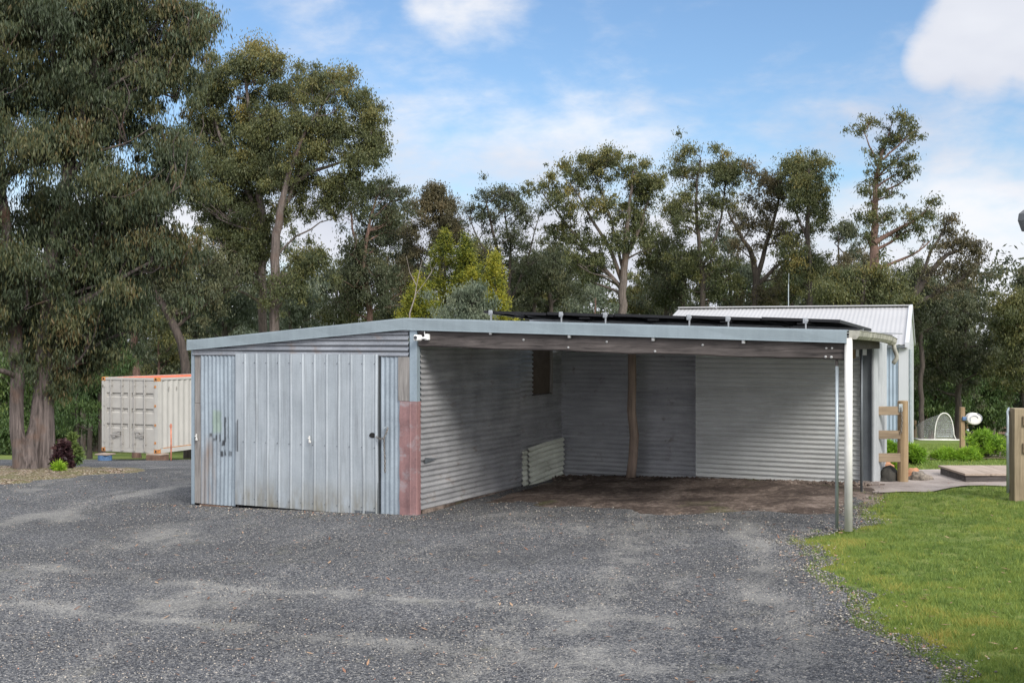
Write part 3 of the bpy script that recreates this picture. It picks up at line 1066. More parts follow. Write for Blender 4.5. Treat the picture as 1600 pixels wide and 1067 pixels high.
# front beam with bolts
t0b = 0.01
zt0, zt1 = fz(657, 517), fz(1322, 538)
zb0, zb1 = fz(657, 541.5), fz(1322, 563)
mb = MB()
n = 24
vs, fs = [], []
for i in range(n + 1):
    u = i / n
    tt = t0b + (tR - 0.02 - t0b) * u
    zt, zb_ = zt0 + (zt1 - zt0) * u + 0.02, zb0 + (zb1 - zb0) * u + 0.006 * math.sin(i * 0.9) + 0.004 * math.sin(i * 2.3)
    vs += [(tt, -0.02, zb_ + .008), (tt, -0.028, zb_ + .016), (tt, -0.028, zt), (tt, 0.05, zt), (tt, 0.05, zb_), (tt, -0.012, zb_)]
for i in range(n):
    for j in range(6):
        l = (j + 1) % 6
        fs.append((i * 6 + j, (i + 1) * 6 + j, (i + 1) * 6 + l, i * 6 + l))
fs += [(0, 1, 2, 3, 4, 5), tuple(n * 6 + q for q in (5, 4, 3, 2, 1, 0))]
beam = mb.add(vs, fs).build('beam', M['beam'], shed)
for (px, py, r) in ((818, 531, .018), (888, 543, .016), (948, 534, .016), (1023.5, 549, .017), (1098, 539, .016), (1291, 544, .014), (1300, 544, .014), (1290, 557.5, .016), (1299, 558, .017)):
    tt, zz = fx(px, -0.03), fz(px, py, -0.03)
    mb = MB()
    mb.tube([(tt, -0.026, zz), (tt, -0.034, zz), (tt, -0.038, zz)], [r * .95, r * .95, r * .5], 10)
    mb.build('bolt', M['bolt'], beam)
# fixing tabs below the fascia
for (px, py) in ((767, 519.5), (890, 524.5), (1021, 529), (1162, 533)):
    tt, zz = fx(px, -0.05), fz(px, py, -0.05)
    MB().box(tt - 0.02, tt + 0.02, -0.07, -0.029, zz - 0.03, zz + 0.012, 0.003).build('fixing_tab', M['bolt'], shed)

# roof sheets: corrugations run down the slope
def roof_side(a0, a1, b1, zA, zB):
    L = math.hypot(a1 - a0, zB - zA)
    run = ((a1 - a0) / L, 0, (zB - zA) / L)
    return run, L


run, L = roof_side(tC, tR, tRB, Z_C - 0.03, Z_R - 0.015)
corr('roof', M['roof_sheet'], shed, (tC, 0.03, Z_C - 0.03), run, (0, 1, 0), L - 0.18, DB + 0.25, 0.076, 0.009, 8, 0.0)
# overhanging tail of the right slope, narrowing toward the rear
Pv, Fv = [], []
na = int((DB + 0.2) / 0.076 * 8)
for i in range(na + 1):
    d = 0.03 + (DB + 0.2) * i / na
    e = tR + 0.06 + (tRB - tR) * (d / DB)
    h_ = 0.009 * math.sin(2 * math.pi * d / 0.076)
    zE = np.interp(d, [0, DB], [Z_R - 0.02, fzt(528, tRB, DB) + .0])
    s0 = tR - 0.35
    z0 = Z_C - 0.028 + (s0 - tC) / (tR - tC) * (Z_R - Z_C + 0.015)
    Pv += [(s0 - .3, d, z0 + 0.012 + h_), (max(s0 + 0.02, e), d, max(zE, Z_R - 0.05) + 0.012 + h_)]
for i in range(na):
    Fv.append((2 * i, 2 * i + 1, 2 * i + 3, 2 * i + 2))
MB().add(Pv, Fv).build('roof_tail', M['roof_sheet'], shed, smooth=True)
run, L = roof_side(tC, tL, tL, Z_C - 0.03, Z_L - 0.01)
corr('roof', M['roof_sheet'], shed, (tC, 0.03, Z_C - 0.03), run, (0, 1, 0), L, DB + 0.2, 0.076, 0.009, 8, 0.0)
# purlins under the roof
for k in range(1, 5):
    d = k * 1.1
    MB().bar((0.02, d, Z_C - 0.12), (tR - 0.1 + (tRB - tR) * d / DB, d, Z_R - 0.12), 0.05, 0.10).build('rafter', M['beam'], shed)
for k in range(6):
    tt = 0.3 + k * 1.0
    MB().bar((tt, 0.06, rooftop(tt) - 0.055), (tt, DB, rooftop(tt) - 0.055), 0.07, 0.035).build('purlin', M['beam'], shed)
# side rafter and short boards at the right end seen behind the downpipe
MB().bar((tR - 0.10, 0.06, Z_R - 0.16), (tRB - 0.1, DB - .2, Z_R - 0.17), 0.045, 0.14).build('edge_rafter', M['beam'], shed)

# remaining walls of the closed bay
corr('side_wall', M['galv_front'], shed, (tL, 0.0, zb - .1), (0, 0, 1), (0, 1, 0), Z_L - zb - 0.02, DB, 0.076, 0.009, 4, 0.004, normal=(-1, 0, 0))
corr('rear_wall', M['galv_back'], shed, (tL, DB + 0.02, zb - .2), (0, 0, 1), (1, 0, 0), Z_L - zb + 0.16, -tL, 0.076, 0.009, 4, 0.004, normal=(0, 1, 0))

# front downpipe post and thin galvanised prop
tp = fx(1326, -0.02)
zp = fz(1326, 825, -0.02)
MB().tube([(tp, -0.03, zp - 0.03), (tp, -0.03, 1.2), (tp, -0.03, Z_R - 0.09)], 0.046, 20).build('downpipe', M['white_pvc'], shed, smooth=True)
tp = fx(1307.5, 0.02)
MB().tube([(tp, 0.02, fz(1307, 821, 0.02) - 0.03), (tp, 0.02, fz(1307, 572, 0.02))], 0.0205, 14).build('prop_pole', M['galv_pipe'], shed, smooth=True)
MB().tube([(tp, 0.02, fz(1307, 572, 0.02)), (tp, 0.02, fz(1307, 562, 0.02))], 0.017, 12).build('prop_pole_collar', M['beam'], shed)

# gutter along the right eave
gut = MB()
n = 12
rows = []
for i in range(n + 1):
    u = i / n
    d = -0.04 + u * (DB + 0.05)
    tt = tR + 0.02 + (tRB - tR) * u
    zt = np.interp(u, [0, 0.5, 0.85, 1], [Z_R - 0.0, Z_R - 0.02, Z_R - 0.05, Z_R - 0.09])
    pr = [(0.0, zt - 0.0), (0.0, zt - 0.085), (0.025, zt - 0.105), (0.085, zt - 0.105), (0.115, zt - 0.07), (0.125, zt - 0.012), (0.135, zt - 0.005), (0.12, zt + 0.002), (0.108, zt - 0.07), (0.08, zt - 0.096), (0.03, zt - 0.096), (0.008, zt - 0.08), (0.008, zt)]
    rows.append([(tt + q[0], d, q[1]) for q in pr])
k = len(rows[0])
vs = [q for r in rows for q in r]
fs = []
for i in range(n):
    for j in range(k):
        l = (j + 1) % k
        fs.append((i * k + j, (i + 1) * k + j, (i + 1) * k + l, i * k + l))
# end caps as whole stop ends
gut.add(vs, fs)
for i in (0, n):
    r = rows[i]
    dd = -0.003 if i == 0 else 0.003
    gut.add([(q[0], q[1] + dd, q[2]) for q in r[:7]], [tuple(range(7))])
gut.build('gutter', M['gutter'], shed)
# rear downpipe elbow
te, de = tRB + 0.10, DB - 0.03
mb = MB()
mb.tube([(te, de, Z_R - 0.17), (te + 0.01, de, Z_R - 0.24), (te + 0.04, de, Z_R - 0.33), (te + 0.045, de, Z_R - 0.38), (te + 0.02, de, Z_R - 0.43), (te - 0.01, de, Z_R - 0.47)], 0.033, 12)
mb.build('downpipe_elbow', M['gutter'], shed, smooth=True)

# rear right: steel end panel, slim pole, pale return sheet
dP = DB - 0.20
x0, x1 = fx(1348, dP), fx(1363.5, dP)
mb = MB()
mb.box(x0, x1, dP, dP + 0.012, fz(1356, 751, dP), 2.40)
mb.box(x0, x0 + 0.012, dP - 0.05, dP, fz(1356, 751, dP), 2.40)
mb.box(x1 - 0.012, x1, dP - 0.05, dP - 0.0005, fz(1356, 751, dP), 2.40)
mb.build('end_panel', M['steel_dark'], shed, bevel=0.003)
MB().box(x1 + 0.004, x1 + 0.03, dP - 0.03, fd(1383, x1 + 0.004), gl(x1, dP) - 0.25, 2.36).build('return_sheet', M['pale_sheet'], shed)
MB().box(x0 + 0.0, x0 + 0.07, dP - 0.08, dP - 0.055, 2.17, 2.38).build('soffit_board', M['white_metal'], shed)
MB().box(x0 - 0.085, x0 - 0.045, dP - 0.08, dP - 0.055, 2.15, 2.38).build('soffit_board', M['white_metal'], shed)
MB().box(x0 - 0.15, x0 - 0.095, dP - 0.08, dP - 0.05, 2.12, 2.38).build('soffit_board', M['pine'], shed)
tp2, dp2 = fx(1346, 3.6), 3.6
MB().tube([(tp2, dp2, gl(tp2, dp2) - 0.05), (tp2, dp2, 2.36)], 0.018, 10).build('steel_pole', M['steel_dark'], shed, smooth=True)
xq, yq = 5.10, 17.5
MB().box(x0 - 0.06, x1 + 0.1, dP - 0.04, dP + 0.06, gl(x1, dP) - 0.08, fz(1356, 751, dP) - 0.002).build('concrete_footing', M['concrete'], shed)


# chain with its links (hangs on the door, free to move)
def chain(name, pts, link, r, parent=None):
    mb = MB()
    pts = [Vector(p_) for p_ in pts]
    seg = []
    for a, c_ in zip(pts[:-1], pts[1:]):
        L_ = (c_ - a).length
        n_ = max(1, int(L_ / link))
        for i in range(n_):
            seg.append((a.lerp(c_, i / n_), a.lerp(c_, (i + 1) / n_)))
    for i, (a, c_) in enumerate(seg):
        d = (c_ - a)
        h = d.length * 0.62
        d.normalize()
        s = d.orthogonal().normalized()
        if i % 2: s = d.cross(s)
        mid = (a + c_) / 2
        loop = []
        for q in range(9):
            an = 2 * math.pi * q / 8
            loop.append(mid + d * math.cos(an) * h + s * math.sin(an) * link * 0.36)
        mb.tube(loop, r, 5, caps=False)
    return mb.build(name, M['chain'], parent, smooth=True)


def shed_pt(tt, d, z):
    x, y = wl(tt, d)
    return (x, y, z)


cp = []
for (px, py, d) in ((588, 682, -.11), (594, 686, -.13), (600, 684, -.12), (604, 675, -.10), (606, 668, -.07)):
    cp.append(shed_pt(fx(px, d), d, fz(px, py, d)))
cp2 = [cp[2]] + [shed_pt(fx(px, -.11), -.11, fz(px, py, -.11)) for (px, py) in ((600.5, 700), (601.5, 720), (601.5, 738))]
ch = chain('chain', cp, 0.032, 0.0055)
tag(ch, 'rusty steel chain looped through the hole at the right edge of the sliding shed door', 'chain')
chain('chain_tail', cp2, 0.032, 0.0055, ch)
# padlock hasp eye
e = shed_pt(fx(606.5), -.07, fz(606.5, 669))
MB().tube([(e[0], e[1], e[2] - .02), (e[0] - .02, e[1] - .03, e[2]), (e[0], e[1], e[2] + .025)], 0.007, 6).build('hook', M['galv_pipe'], ch)

# security camera on the beam end
px0, pz0 = shed_pt(fx(655, -.12), -.12, 0)[:2], fz(655, 528, -.12)
scam = empty('security_camera', (px0[0], px0[1], pz0), -TH)
tag(scam, 'small white security camera fixed under the fascia at the left end of the carport beam', 'camera')
mb = MB()
mb.box(-0.045, 0.035, -0.09, 0.03, -0.04, 0.042, 0.014)
mb.build('camera_body', M['camera_white'], scam, smooth=False)
mb = MB()
mb.tube([(-0.005, -0.088, 0.004), (-0.005, -0.096, 0.004)], 0.026, 14)
mb.build('lens', M['lens'], scam)
mb = MB()
mb.tube([(0.03, 0.0, -0.005), (0.075, 0.02, 0.0), (0.10, 0.05, 0.01)], 0.015, 10)
mb.box(0.06, 0.125, 0.03, 0.09, -0.03, 0.055, 0.008)
mb.tube([(0.05, 0.06, 0.05), (0.05, 0.06, 0.09)], 0.006, 6)
mb.build('bracket', M['camera_white'], scam)

# ------------------------------------------------------------------ solar panels
M['pv'] = simple('solar_cell_glass', (0.012, 0.014, 0.022), 0.18, 0, 0.1, 30)
M['pv_back'] = simple('panel_backsheet_black', (0.012, 0.012, 0.014), 0.55, 0, 0.2, 10)
M['pv_frame'] = simple('black_anodised_frame', (0.018, 0.018, 0.02), 0.4, 0.5, 0.1, 10)
M['alu'] = simple('aluminium_rail', (0.36, 0.375, 0.39), 0.35, 0.6, 0.05, 10)
ps, pe = fx(757, 0.25), fx(1316, 0.25)
NP = 5
pwid = (pe - ps) / NP
labels = ['leftmost black solar panel tilted on the carport roof, just right of the roof peak',
          'second solar panel from the left on the carport roof',
          'middle one of the five solar panels tilted on the carport roof',
          'solar panel second from the right in the row on the carport roof',
          'rightmost solar panel on the carport roof, in front of the white shed roof']


def panel_frame(i):
    a = ps + i * pwid
    x, y = wl(a, 0.22)
    za = rooftop(a) + 0.135
    zb_ = rooftop(a + pwid) + 0.125
    return a, x, y, za, zb_


for i in range(NP):
    a, x, y, za, zb_ = panel_frame(i)
    root = empty('solar_panel', (x, y, za), -TH)
    tag(root, labels[i], 'solar panel', 'solar panels on the carport roof')
    dz = zb_ - za
    ln, drop = 2.0, -0.09
    ww = pwid - 0.02

    def P_(u, v, h):
        return (u * ww, v * ln, h + u * dz + v * drop)
    mb = MB()
    fr = 0.035
    for (u0, u1, v0, v1) in ((0, 1, 0, fr / ln), (0, 1, 1 - fr / ln, 1), (0, fr / ww, fr / ln, 1 - fr / ln), (1 - fr / ww, 1, fr / ln, 1 - fr / ln)):
        mb.add([P_(u0, v0, -0.035), P_(u1, v0, -0.035), P_(u1, v1, -0.035), P_(u0, v1, -0.035), P_(u0, v0, 0), P_(u1, v0, 0), P_(u1, v1, 0), P_(u0, v1, 0)],
               [(0, 3, 2, 1), (4, 5, 6, 7), (0, 1, 5, 4), (1, 2, 6, 5), (2, 3, 7, 6), (3, 0, 4, 7)])
    mb.build('frame', M['pv_frame'], root)
    mb = MB()
    mb.add([P_(0.03, 0.02, -0.004), P_(.97, 0.02, -0.004), P_(.97, .98, -0.004), P_(0.03, .98, -0.004)], [(0, 1, 2, 3)])
    mb.build('glass', M['pv'], root)
    mb = MB()
    mb.add([P_(0.03, 0.02, -0.009), P_(.97, 0.02, -0.009), P_(.97, .98, -0.009), P_(0.03, .98, -0.009)], [(3, 2, 1, 0)])
    mb.box(ww * .42, ww * .58, 0.15, 0.26, -0.055 + dz * .5 - .02, -0.03 + dz * .5 - .02)
    mb.build('backsheet', M['pv_back'], root)
    legs = {0: [fx(767, .2)], 1: [fx(877, .2)], 2: [fx(946, .2)], 3: [fx(1077, .2), fx(1138, .2)], 4: [fx(1259, .2)]}[i]
    legs = [q for q in legs]
    for tt in legs:
        zt = za + (tt - a) / pwid * dz - a * 0
        zr_ = rooftop(tt) + 0.0
        mb = MB()
        lx = tt - a
        hh_ = zr_ - za - (0)
        mb.box(lx - 0.008, lx + 0.008, -0.02, 0.0, hh_ - 0.02, (lx / ww) * dz - 0.03)
        mb.box(lx - 0.035, lx + 0.02, -0.03, -0.004, (lx / ww) * dz - 0.06, (lx / ww) * dz + 0.008, 0.005)
        mb.box(lx - 0.012, lx + 0.035, -0.04, -0.031, (lx / ww) * dz - 0.04, (lx / ww) * dz - 0.01, 0.003)
        mb.box(lx - 0.03, lx + 0.05, -0.03, 0.03, hh_ - 0.025, hh_ - 0.008, 0.003)
        mb.build('tilt_leg', M['alu'], root)
    # rail under the panel
    MB().bar((0.0, 1.45, -0.045 + 1.45 / ln * drop), (ww, 1.45, -0.045 + dz + 1.45 / ln * drop), 0.03, 0.04).build('rail', M['alu'], root)

# ------------------------------------------------------------------ shipping container
M['cont_white'] = simple('container_cream_paint', (0.42, 0.41, 0.38), 0.6, 0, 0.05, 2)
M['cont_door'] = simple('container_grey_door_paint', (0.40, 0.385, 0.355), 0.6, 0, 0.06, 2)
M['cont_rust'] = simple('rusty_corner_casting', (0.48, 0.21, 0.065), 0.8, 0, 0.35, 14)
M['cont_roof'] = simple('container_orange_roof', (0.55, 0.14, 0.07), 0.7, 0, 0.15, 2)
M['rod'] = simple('locking_rod', (0.42, 0.40, 0.37), 0.5, 0.3, 0.08, 8)
TC = R(24)
c0 = at(246.5, 708.5, 40.5)
cont = empty('shipping_container', c0, -TC)
tag(cont, 'cream shipping container with grey ribbed doors and orange roof on blocks beyond the shed', 'shipping container')
CW, CH, CL = 2.44, 2.56, 6.06


def cbox(x0, x1, y0, y1, z0, z1):
    return MB().box(x0, x1, y0, y1, z0, z1)


# corrugated side, facing right
corr('side_panel', M['cont_white'], cont, (-0.03, 0.12, 0.16), (0, 0, 1), (0, 1, 0), CH - 0.26, CL - 0.24, 0.28, 0.018, 3, 0.0, normal=(1, 0, 0), per=14)
corr('side_panel', M['cont_white'], cont, (-CW + 0.03, 0.12, 0.16), (0, 0, 1), (0, 1, 0), CH - 0.26, CL - 0.24, 0.28, 0.018, 3, 0.0, normal=(-1, 0, 0), per=14)
cbox(-CW + 0.1, -0.1, CL - 0.05, CL - 0.03, 0.1, CH - 0.05).build('end_panel', M['cont_white'], cont)
# frame
mb = MB()
mb.box(-0.09, 0.0, 0.16, CL - 0.16, 0.0, 0.15)
mb.box(-CW, -CW + 0.09, 0.16, CL - 0.16, 0.0, 0.15)
mb.box(-0.07, 0.0, 0.16, CL - 0.16, CH - 0.09, CH - 0.015)
mb.box(-CW, -CW + 0.07, 0.16, CL - 0.16, CH - 0.09, CH - 0.015)
mb.box(-0.12, 0.0, 0.0, 0.13, 0.13, CH - 0.13)
mb.box(-CW, -CW + 0.09, 0.0, 0.13, 0.13, CH - 0.13)
mb.box(-0.12, 0.0, CL - 0.13, CL, 0.13, CH - 0.13)
mb.box(-CW, -CW + 0.1, CL - 0.13, CL, 0.13, CH - 0.13)
mb.build('frame', M['cont_white'], cont)
cbox(-0.02, 0.004, 0.3, CL - 0.2, 0.150, 0.172).build('bottom_rust_line', M['cont_rust'], cont)
# castings
for x0 in (-0.16, -CW):
    for y0 in (0.0, CL - 0.16):
        for z0 in (0.0, CH - 0.13):
            c_ = cbox(x0 - .003, x0 + 0.163, y0 - 0.008, y0 + 0.16, z0, z0 + 0.13)
            o = c_.build('corner_casting', M['cont_rust'], cont, bevel=0.01)
            if y0 == 0.0:
                MB().box(x0 + 0.05, x0 + 0.11, -0.0105, -0.0085, z0 + 0.03, z0 + 0.10).build('casting_hole', M['black'], o)
# roof
corr('roof', M['cont_roof'], cont, (-CW + 0.05, 0.1, CH - 0.035), (1, 0, 0), (0, 1, 0), CW - 0.1, CL - 0.2, 0.28, 0.012, 3, 0.0, normal=(0, 0, 1), per=10)
mb = MB()
mb.box(-CW + 0.16, -0.16, 0.0, 0.10, CH - 0.10, CH - 0.012)
mb.build('door_header', M['cont_door'], cont)
mb = MB().box(-CW + 0.16, -0.16, 0.0, 0.10, 0.0, 0.14)
mb.build('door_sill', M['cont_door'], cont)
# doors
for k, (x0, x1) in enumerate(((-CW + 0.10, -CW / 2 - 0.012), (-CW / 2 + 0.012, -0.13))):
    mb = MB()
    # sheet with three recessed horizontal swages
    zz = [0.145, 0.30, 0.80, 0.84, 0.93, 0.97, 1.33, 1.37, 1.46, 1.50, 1.86, 1.90, 1.99, 2.03, 2.33, CH - 0.11]
    dd = [0.0, 0.0, 0.0, 0.045, 0.045, 0.0, 0.0, 0.045, 0.045, 0.0, 0.0, 0.045, 0.045, 0.0, 0.0, 0.0]
    xi0, xi1 = x0 + (0.10 if k == 0 else 0.06), x1 - (0.06 if k == 0 else 0.06)
    vs = []
    for z_, d_ in zip(zz, dd):
        vs += [(xi0, 0.02 + d_, z_), (xi1, 0.02 + d_, z_)]
    fs = [(2 * i, 2 * i + 1, 2 * i + 3, 2 * i + 2) for i in range(len(zz) - 1)]
    mb.add(vs, fs)
    mb.box(x0, xi0, 0.012, 0.07, 0.145, CH - 0.11)
    mb.box(xi1, x1, 0.012, 0.07, 0.145, CH - 0.11)
    dr = mb.build('door', M['cont_door'], cont)
    for f_ in ((0.30, 0.74) if k == 0 else (0.20, 0.62)):
        xr = x0 + (x1 - x0) * f_
        rb = MB().tube([(xr, -0.03, 0.05), (xr, -0.03, CH - 0.06)], 0.019, 8)
        for z_ in (0.07, 0.32, 0.9, 1.45, 2.0, 2.3, CH - 0.07):
            rb.box(xr - 0.035, xr + 0.035, -0.045, 0.012, z_ - 0.03, z_ + 0.03)
        rb.build('locking_rod', M['rod'], dr)
        hb = MB()
        hz_ = 0.72 if f_ in (0.74, 0.20) else 0.60
        hb.bar((xr - 0.02, -0.055, hz_), (xr + (0.42 if f_ < 0.5 else -0.36), -0.055, hz_ - 0.015), 0.02, 0.04)
        hb.box(xr + 0.08 if f_ < .5 else xr - 0.2, xr + 0.2 if f_ < .5 else xr - 0.08, -0.04, 0.018, hz_ - 0.1, hz_ - 0.02)
        hb.build('lock_handle', M['rod'], dr)
    for z_ in (0.35, 0.95, 1.6, 2.25):
        xh = x0 - 0.03 if k == 0 else x1 + 0.0
        MB().box(xh - 0.01, xh + 0.06, -0.012, 0.014, z_ - 0.04, z_ + 0.04).build('hinge', M['cont_rust'] if k else M['cont_door'], dr)
for y_ in (0.55, 0.95):
    MB().bar((0.02, y_, 2.12), (0.02, y_, 2.24), 0.03, 0.02).build('lashing_ring', M['rod'], cont)

# blocks under the container
M['blue'] = simple('faded_blue_paint', (0.08, 0.16, 0.30), 0.7, 0, 0.3, 10)
M['tyre'] = simple('dark_rubber', (0.03, 0.03, 0.032), 0.8, 0, 0.2, 8)


def block(px, py, matn, label, w_, round_=False):
    p0 = at(px, py, 40.6)
    z0 = G(p0.x, p0.y)
    o = empty('support_block', (p0.x, p0.y, z0), -TC)
    tag(o, label, 'support block')
    h = c0.z - z0
    if round_:
        MB().tube([(0, 0, -0.03), (0, 0, h - 0.055)], w_ / 2, 18).build('drum', matn, o)
    else:
        MB().box(-w_ / 2, w_ / 2, -0.25, 0.25, -0.03, h - 0.055).build('plinth', matn, o, bevel=0.01)
    MB().box(-w_ / 2 - .02, w_ / 2 + .02, -0.22, 0.24, h - 0.05, h - 0.004).build('timber_pad', M['deck'], o, bevel=0.01)


block(164, 708, M['blue'], 'faded blue block under the left door corner of the shipping container', 0.46, True)
block(246, 711, M['brick'], 'brown block with timber pad under the right door corner of the shipping container', 0.56)
s0 = at(267, 714, 39.6)
M['stake'] = simple('orange_stake_paint', (0.50, 0.20, 0.13), 0.7, 0, 0.2, 10)
st = MB().tube([(s0.x, s0.y, G(s0.x, s0.y) - 0.1), (s0.x + .01, s0.y, G(s0.x, s0.y) + 0.6), (s0.x, s0.y, G(s0.x, s0.y) + 1.24)], 0.028, 8).build('marker_stake', M['stake'], smooth=True)
tag(st, 'thin orange stake standing upright beside the container side wall', 'stake')
MB().tube([(s0.x, s0.y, G(s0.x, s0.y) + 1.12), (s0.x, s0.y, G(s0.x, s0.y) + 1.2)], 0.045, 8).build('stake_collar', M['stake'], st)

# ------------------------------------------------------------------ white shed behind
TW = R(19.5)
e0 = at(1414, 538.5, 26.0)       # right end of the front eave
ws = empty('white_shed', (e0.x, e0.y, 0), -TW)
tag(ws, 'white metal shed with pale roof standing behind the carport', 'shed')
WE = e0.z
M['ws_roof'] = simple('white_roof_steel', (0.38, 0.38, 0.385), 0.45, 0.1, 0.04, 1)
M['ws_wall'] = simple('white_wall_steel', (0.50, 0.52, 0.54), 0.5, 0.1, 0.04, 1)
M['ws_blue'] = simple('blue_translucent_sheet', (0.30, 0.37, 0.44), 0.35, 0.0, 0.08, 3)
WL = 5.75
rise, dep = 0.93, 3.9
Lr = math.hypot(dep, rise)
corr('roof', M['ws_roof'], ws, (-WL, 0, WE), (0, dep / Lr, rise / Lr), (1, 0, 0), Lr, WL, 0.10, 0.0045, 3, 0.0, per=8, normal=(0, -rise / Lr, dep / Lr))
corr('roof', M['ws_roof'], ws, (-WL, dep, WE + rise), (0, dep / Lr, -rise / Lr), (1, 0, 0), Lr, WL, 0.12, 0.014, 2, 0.0, per=6)
MB().bar((-WL, dep, WE + rise + 0.03), (0.03, dep, WE + rise + 0.03), 0.26, 0.03).build('ridge_cap', M['ws_roof'], ws)
# barge trim at the right
mb = MB()
mb.prism([(0.0, -0.02, WE - 0.06), (0.0, dep, WE + rise - 0.06), (0.0, dep, WE + rise + 0.05), (0.0, -0.02, WE + 0.05)], (0.09, 0, 0))
mb.prism([(0.0, dep + .001, WE + rise - 0.06), (0.0, 2 * dep, WE - 0.06), (0.0, 2 * dep, WE + 0.05), (0.0, dep + .001, WE + rise + 0.05)], (0.09, 0, 0))
mb.build('barge_board', M['ws_wall'], ws)
MB().box(-WL, 0.0, -0.06, -0.005, WE - 0.07, WE - 0.01).build('gutter', M['steel_dark'], ws)
gw = G(e0.x, e0.y) - 0.15
corr('front_wall', M['ws_blue'], ws, (-2.0, 0.12, gw), (0, 0, 1), (1, 0, 0), WE - gw - 0.02, 1.86, 0.076, 0.011, 3, 0.0, normal=(0, -1, 0))
corr('front_wall', M['ws_wall'], ws, (-WL + 0.1, 0.12, gw), (0, 0, 1), (1, 0, 0), WE - gw - 0.02, WL - 2.12, 0.09, 0.011, 2, 0.0, normal=(0, -1, 0))
MB().box(-0.135, 0.06, 0.09, 0.10, gw, WE - 0.08).box(0.05, 0.06, 0.10, 0.30, gw, WE - 0.08).build('corner_trim', M['ws_wall'], ws)
MB().box(0.02, 0.045, 0.30, 2 * dep - 0.1, gw - 0.3, WE - 0.02).build('side_wall', M['ws_wall'], ws)
MB().prism([(0.03, 0.3, WE - .02), (0.03, 2 * dep - .1, WE - .02), (0.03, dep, WE + rise - .07)], (0.02, 0, 0)).build('gable', M['ws_wall'], ws)
MB().tube([(0.11, 0.14, gw), (0.11, 0.14, WE - 0.1)], 0.035, 8).build('downpipe', M['galv_pipe'], ws)
# antenna on the ridge
ap = at(1232, 481, 31.3)
an = MB().tube([(ap.x, ap.y, ap.z - 0.12), (ap.x, ap.y, ap.z + 0.62)], 0.012, 6)
an.tube([(ap.x, ap.y, ap.z + 0.55), (ap.x + .01, ap.y, ap.z + 0.9)], 0.006, 5)
ao = an.build('antenna', M['galv_pipe'])
tag(ao, 'thin antenna mast standing on the ridge of the white shed', 'antenna')
MB().ball((ap.x, ap.y, ap.z - 0.06), 0.10, 0.08, 0.04).build('antenna_base', M['ws_roof'], ao, smooth=True)

# ------------------------------------------------------------------ yard fence, gate, ramp
YP = 18.75


def gpt(px, Y):
    x = (px - 800) * Y / F
    return x, Y, G(x, Y)


x, y, z = gpt(1410.5, YP)
fp = empty('rail_fence', (x, y, z))
tag(fp, 'short treated pine fence of three rails and a round post beside the carport', 'fence')
ztop = EYE - (626 - 533.5) * YP / F - z
MB().tube([(0, 0, -0.1), (0.003, 0, ztop * .5), (0, 0, ztop - 0.008), (0, 0, ztop)], [0.083, 0.082, 0.080, 0.074], 20).build('post', M['pine'], fp, smooth=False)
for (ya, yb) in ((634.5, 648), (672, 685), (707.5, 721)):
    za_, zb2 = EYE - (ya - 533.5) * YP / F - z, EYE - (yb - 533.5) * YP / F - z
    xl_ = (1364 - 1410.5) * YP / F
    MB().box(xl_, -0.055, -0.075, -0.03, zb2, za_, 0.004).build('rail', M['pine_x'], fp)
MB().box((1365 - 1410.5) * YP / F, (1369 - 1410.5) * YP / F, -0.028, 0.02, -0.05, ztop - 0.12).build('slim_post', M['pine'], fp)
cx = (1404.5 - 1410.5) * YP / F
gch = chain('gate_chain', [(x + cx, y - 0.10, z + ztop - 0.10), (x + cx + .015, y - 0.105, z + ztop - 0.3), (x + cx, y - 0.10, z + ztop - 0.5)], 0.035, 0.006)
tag(gch, 'steel gate chain hanging from the round pine fence post', 'chain')
MB().box(x + cx - 0.03, x + cx + 0.03, y - 0.09, y - 0.082, z + ztop - 0.17, z + ztop - 0.05).build('latch_plate', M['galv_pipe'], gch, bevel=0.003)

YG = 16.5
x, y, z = gpt(1591, YG)
gp = empty('gate_post', (x, y, z))
tag(gp, 'square weathered timber gate post at the right edge of the picture', 'post')
h = EYE - (637.5 - 533.5) * YG / F - z
MB().box(-0.088, 0.095, -0.09, 0.09, -0.1, h, 0.006).build('post', wood('old_gate_post', (0.13, 0.10, 0.06), (0.30, 0.24, 0.16), 'Z', 0.85, 0.4, 0.6), gp)
MB().box(0.02, 0.7, -0.125, -0.092, h - 0.24, h - 0.10, 0.004).build('rail', M['pine_x'], gp)
MB().box(0.02, 0.7, -0.125, -0.092, h - 0.61, h - 0.47, 0.004).build('rail', M['pine_x'], gp)
# pipe gate swung open, seen edge on
gt = empty('pipe_gate', (x - 0.135, y + 0.02, z))
tag(gt, 'open galvanised pipe gate seen edge on beside the square gate post', 'gate')
mb = MB()
dx, dy = 0.40, 0.92
Lg = 0.9
mb.tube([(0, 0, 0.12), (0, 0, h - 0.12), (dx * .05, dy * .05, h - 0.05), (dx * Lg * .9, dy * Lg * .9, h - 0.05), (dx * Lg, dy * Lg, h - 0.12), (dx * Lg, dy * Lg, 0.2), (dx * Lg * .9, dy * Lg * .9, 0.12), (0, 0, 0.12)], 0.020, 8)
mb.build('frame', M['galv_pipe'], gt, smooth=True)
mb = MB()
for k in range(1, 7):
    zz = 0.12 + k * (h - 0.17) / 7
    mb.tube([(0, 0, zz), (dx * Lg, dy * Lg, zz)], 0.004, 5)
mb.build('wires', M['galv_pipe'], gt)
MB().box(-0.03, 0.0, -0.03, 0.03, h - 0.38, h - 0.34).build('hinge', M['galv_pipe'], gt)

